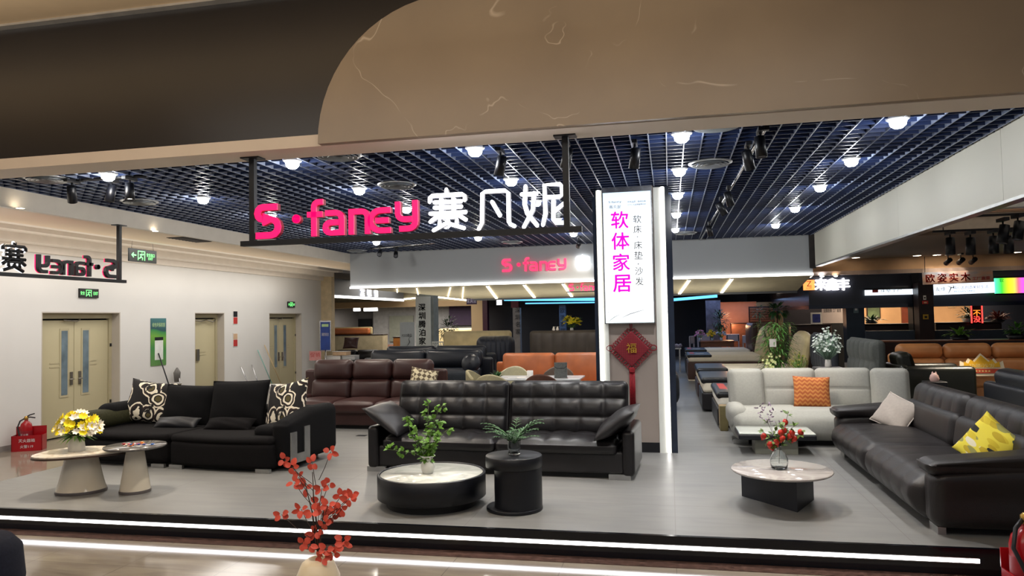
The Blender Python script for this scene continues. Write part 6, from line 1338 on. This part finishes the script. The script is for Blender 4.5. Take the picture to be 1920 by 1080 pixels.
for (px, py, w_, h_2, Y, mt, mt2, lab) in ((1734, 558, 5, 8, 20.45, m_wn, m_blk, 'white key shaped notice on the dark brown pillar'), (1735, 567, 11, 6, 20.45, m_rn, m_bn, 'red label on the dark brown pillar below the white notice'), (1736, 594, 10, 9, 20.45, M('amber_print', '#b8912f', .5), m_blk, 'amber warning notice low on the dark brown pillar'), (1605, 577, 9, 20, SY + .01, M('grey_teal_print', '#56686c', .5), m_wn, 'slim grey notice on the dark blue pillar'), ):
    a, b, c, d = pr(px - w_ / 2, py - h_2 / 2, px + w_ / 2, py + h_2 / 2, Y); t = T('pillar_notice', lab, 'notice', ((a + b) / 2, Y, (c + d) / 2)); MB().box(-(b - a) / 2, (b - a) / 2, 0, .02, -(d - c) / 2, (d - c) / 2).build('plate', mt, t); MB().box(-(b - a) / 4, (b - a) / 4, -.004, 0, -(d - c) / 4, (d - c) / 6).build('print', mt2, t)
# interior of the store along the aisle, behind the beds
sbox('wall_side_store', 1352, 566, 1420, 680, 28.5, .1, M('salmon_wall', '#a3684a', .7, var=.05)); sbox('wall_side_store', 1420, 566, 1470, 680, 28.4, .1, M('khaki_store_wall', '#6b5a3c', .7)); sbox('wall_side_store', 1470, 566, 1600, 680, 26.5, .1, M('dark_store_wall', '#28242b', .7))
light('POINT', 'store_lamp', (gy(1370, 610, 27.6).x, 27.6, 1.7), 25, (1, .55, .28), .1); light('AREA', 'store_lamp', (4.6, 26.6, 2.7), 30, (1, .8, .6), (2, 1))
t = T('wood_shelf', 'red brown slatted wood shelf on the salmon store wall', 'shelf', (gy(1428, 590, 27.8).x, 27.8, gy(1428, 603, 27.8).z)); a, b, c, d = pr(1407, 576, 1450, 603, 27.8); w = (b - a) / 2; bb = MB()
for k in range(6): bb.box(-w, w, -.06, .0, (d - c) * k / 6, (d - c) * (k + .8) / 6)
bb.build('slats', m_woodm, t); MB().box(-w - .05, w + .05, 0, .06, -.03, d - c + .03).build('back_panel', m_dwood, t)
simple_panel('low_cabinet', 'dark wood sideboard with glowing edge behind the far dining table', 'cabinet', 1372, 607, 1425, 660, 27.9, .5, m_woodm)
simple_panel('low_cabinet', 'dark wood sideboard behind the tall green plant', 'cabinet', 1484, 610, 1560, 660, 23.5, .5, m_dwood)
bush('ficus', 'dark ficus in front of the salmon store wall', 1350, 603, 26.9, .32, .4, 260, M('dark_ficus_leaf', '#26401f', .5), 64)
bush('white_orchid', 'slender plant with pale flowers before the slatted wood shelf', 1422, 585, 26.2, .2, .28, 60, M('sage_leaf', '#7d9a84', .6), 65)
bush('palm', 'dark feathery palm above the tall green plant', 1456, 583, 22.9, .3, .18, 90, g_dark, 66, L=.22)
a, b, c, d = pr(1541, 566, 1580, 606, 24.5); w = (b - a) / 2; t = T('standing_poster', 'pale store poster with dark characters beside the dark blue pillar', 'poster', ((a + b) / 2, 24.5, PLAT)); MB().box(-w, w, 0, .04, c - PLAT, d - PLAT).build('sheet', M('mauve_grey_print', '#8f8587', .5, var=.05), t); MB().box(-w, w, .01, .03, 0, c - PLAT).build('stand', m_blk, t); text('全国连锁 工厂直营', .12, m_pk, 'lettering', t, (0, -.002, c - PLAT + (d - c) * .6), ext=.003, width=w * 1.7); text('欢迎光临', .1, m_pk, 'lettering', t, (-w * .3, -.002, c - PLAT + (d - c) * .8), ext=.003)
a, b, c, d = pr(1521, 587, 1542, 609, 23.6); t = T('framed_notice', 'white framed blue notice standing on the dark sideboard', 'notice', ((a + b) / 2, 23.65, c + .02)); MB().box(-(b - a) / 2, (b - a) / 2, 0, .03, 0, d - c).build('frame', m_wn, t); MB().box(-(b - a) / 2 + .05, (b - a) / 2 - .05, -.006, 0, .05, d - c - .05).build('print', M('indigo_print', '#343a78', .4, var=.4, ns=9), t)

# --- right side seating behind the channelled sofa
p = gy(1685, 650, 13.3); t = T('display_plinth', 'low dark display plinth under the amber leather sofa', 'plinth', (5.5, 13.5, PLAT)); MB().soft((0, 0, .13), (3.8, 1.6, .26), .02, (2, 2, 1)).build('body', m_plinth, t); MB().box(-1.85, 1.85, -.82, -.8, .02, .05).build('kick_strip', m_chrome, t)
sofa('amber_sofa', 'amber brown leather sofa holding a yellow crown board', (5.3, 13.55, PLAT + .26), -.05, 3.2, 1.15, .5, .95, 4, L_amber, .12, .6, 2, (1, 1), (1, 1), .15)
p = gy(1845, 705, 12.85); t = T('crown_board', 'yellow and red crown shaped board propped on the amber sofa', 'board', (p.x, 12.88, p.z), rot=(-.25, 0, -.05)); w = .33
cr = [(-.24, 0), (.24, 0), (.34, .1), (.31, .13), (.3, .24), (.23, .2), (.18, .28), (.12, .23), (0, .36), (-.12, .23), (-.18, .28), (-.23, .2), (-.3, .24), (-.31, .13), (-.34, .1)]
MB().prism(cr, 0, .03, XZ).build('cream_outline', M('cream_board_edge', '#e2d3b4', .5), t); MB().prism([(x * .82, .03 + y * .82) for x, y in cr[3:14]], -.008, 0, XZ).build('yellow_face', M('crown_yellow', '#dca71f', .5), t); MB().prism([(-.25, .04), (.25, .04), (.27, .11), (-.27, .11)], -.01, 0, XZ).build('red_band', M('crown_red', '#b8432a', .5), t); text('功能沙发', .075, M('crown_text', '#f0d98a', .5), 'lettering', t, (0, -.009, .155), ext=.003, width=.36); text('★★★★★', .03, M('crown_text', '#f0d98a', .5), 'stars', t, (0, -.011, .075), ext=.002, width=.22)
for px in (1798, 1815, 1841, 1865, 1882): pass
sofa('dark_recliner', 'black green leather recliner sofa between the grey sofa and the amber sofa', (3.78, 12.2, PLAT), PI / 2, .88, 1.02, .46, 1.16, 1, leather('black_green_leather', '#14150f', .35), .2, .98, 1)
sofa('black_recliner', 'black leather sofa with two headrests back to back with the channelled sofa', (4.35, 8.9, PLAT), PI / 2, 3.0, 1.05, .46, 1.06, 2, L_navy, .24, .6, 2)
qz = gy(1752, 712, 11.3); pedestal('narrow dark stand between the grey sofa and the black two-headrest sofa', qz.x, 11.3, qz.z - .02 - PLAT, None, .26); t = T('cat_figurine', 'small pink two-pointed ornament beside the amber sofa', 'ornament', (qz.x, 11.3, qz.z - .02)); t.scale = (.7, .7, .7); MB().lathe([(.07, 0), (.09, .05), (.07, .12), (.03, .16), (.001, .165)], 16, cap=(True, False)).build('body', M('pale_pink_ceramic', '#d9b3a8', .4), t)
for s in (-1, 1): MB().lathe([(.025, 0), (.015, .04), (.001, .06)], 8, (s * .03, 0, .135), (True, False)).build('ear', M('pale_pink_ceramic', '#d9b3a8', .4), t)
a, b, c, d = pr(1632, 640, 1960, 700, 15.2); t = T('low_partition', 'dark red brown low partition behind the amber sofa', 'partition', (6.6, 15.2, PLAT)); MB().box(-2.9, 3.2, 0, .5, 0, d - PLAT).build('panel', m_dwood, t); MB().box(-2.92, 3.22, -.02, .52, d - PLAT, d - PLAT + .02).build('cap_rail', m_woodm, t)
bush('low_plant', 'green plant with pale flower on the low partition', 1800, 629, 15.43, .22, .1, 60, g_leaf, 67, d + .02, m_blk, .14)
bush('low_plant', 'bright green plant on the low partition at the frame edge', 1906, 622, 15.43, .16, .16, 90, M('bamboo_leaf', '#4d7f31', .5), 68, d + .02, m_blk, .12)
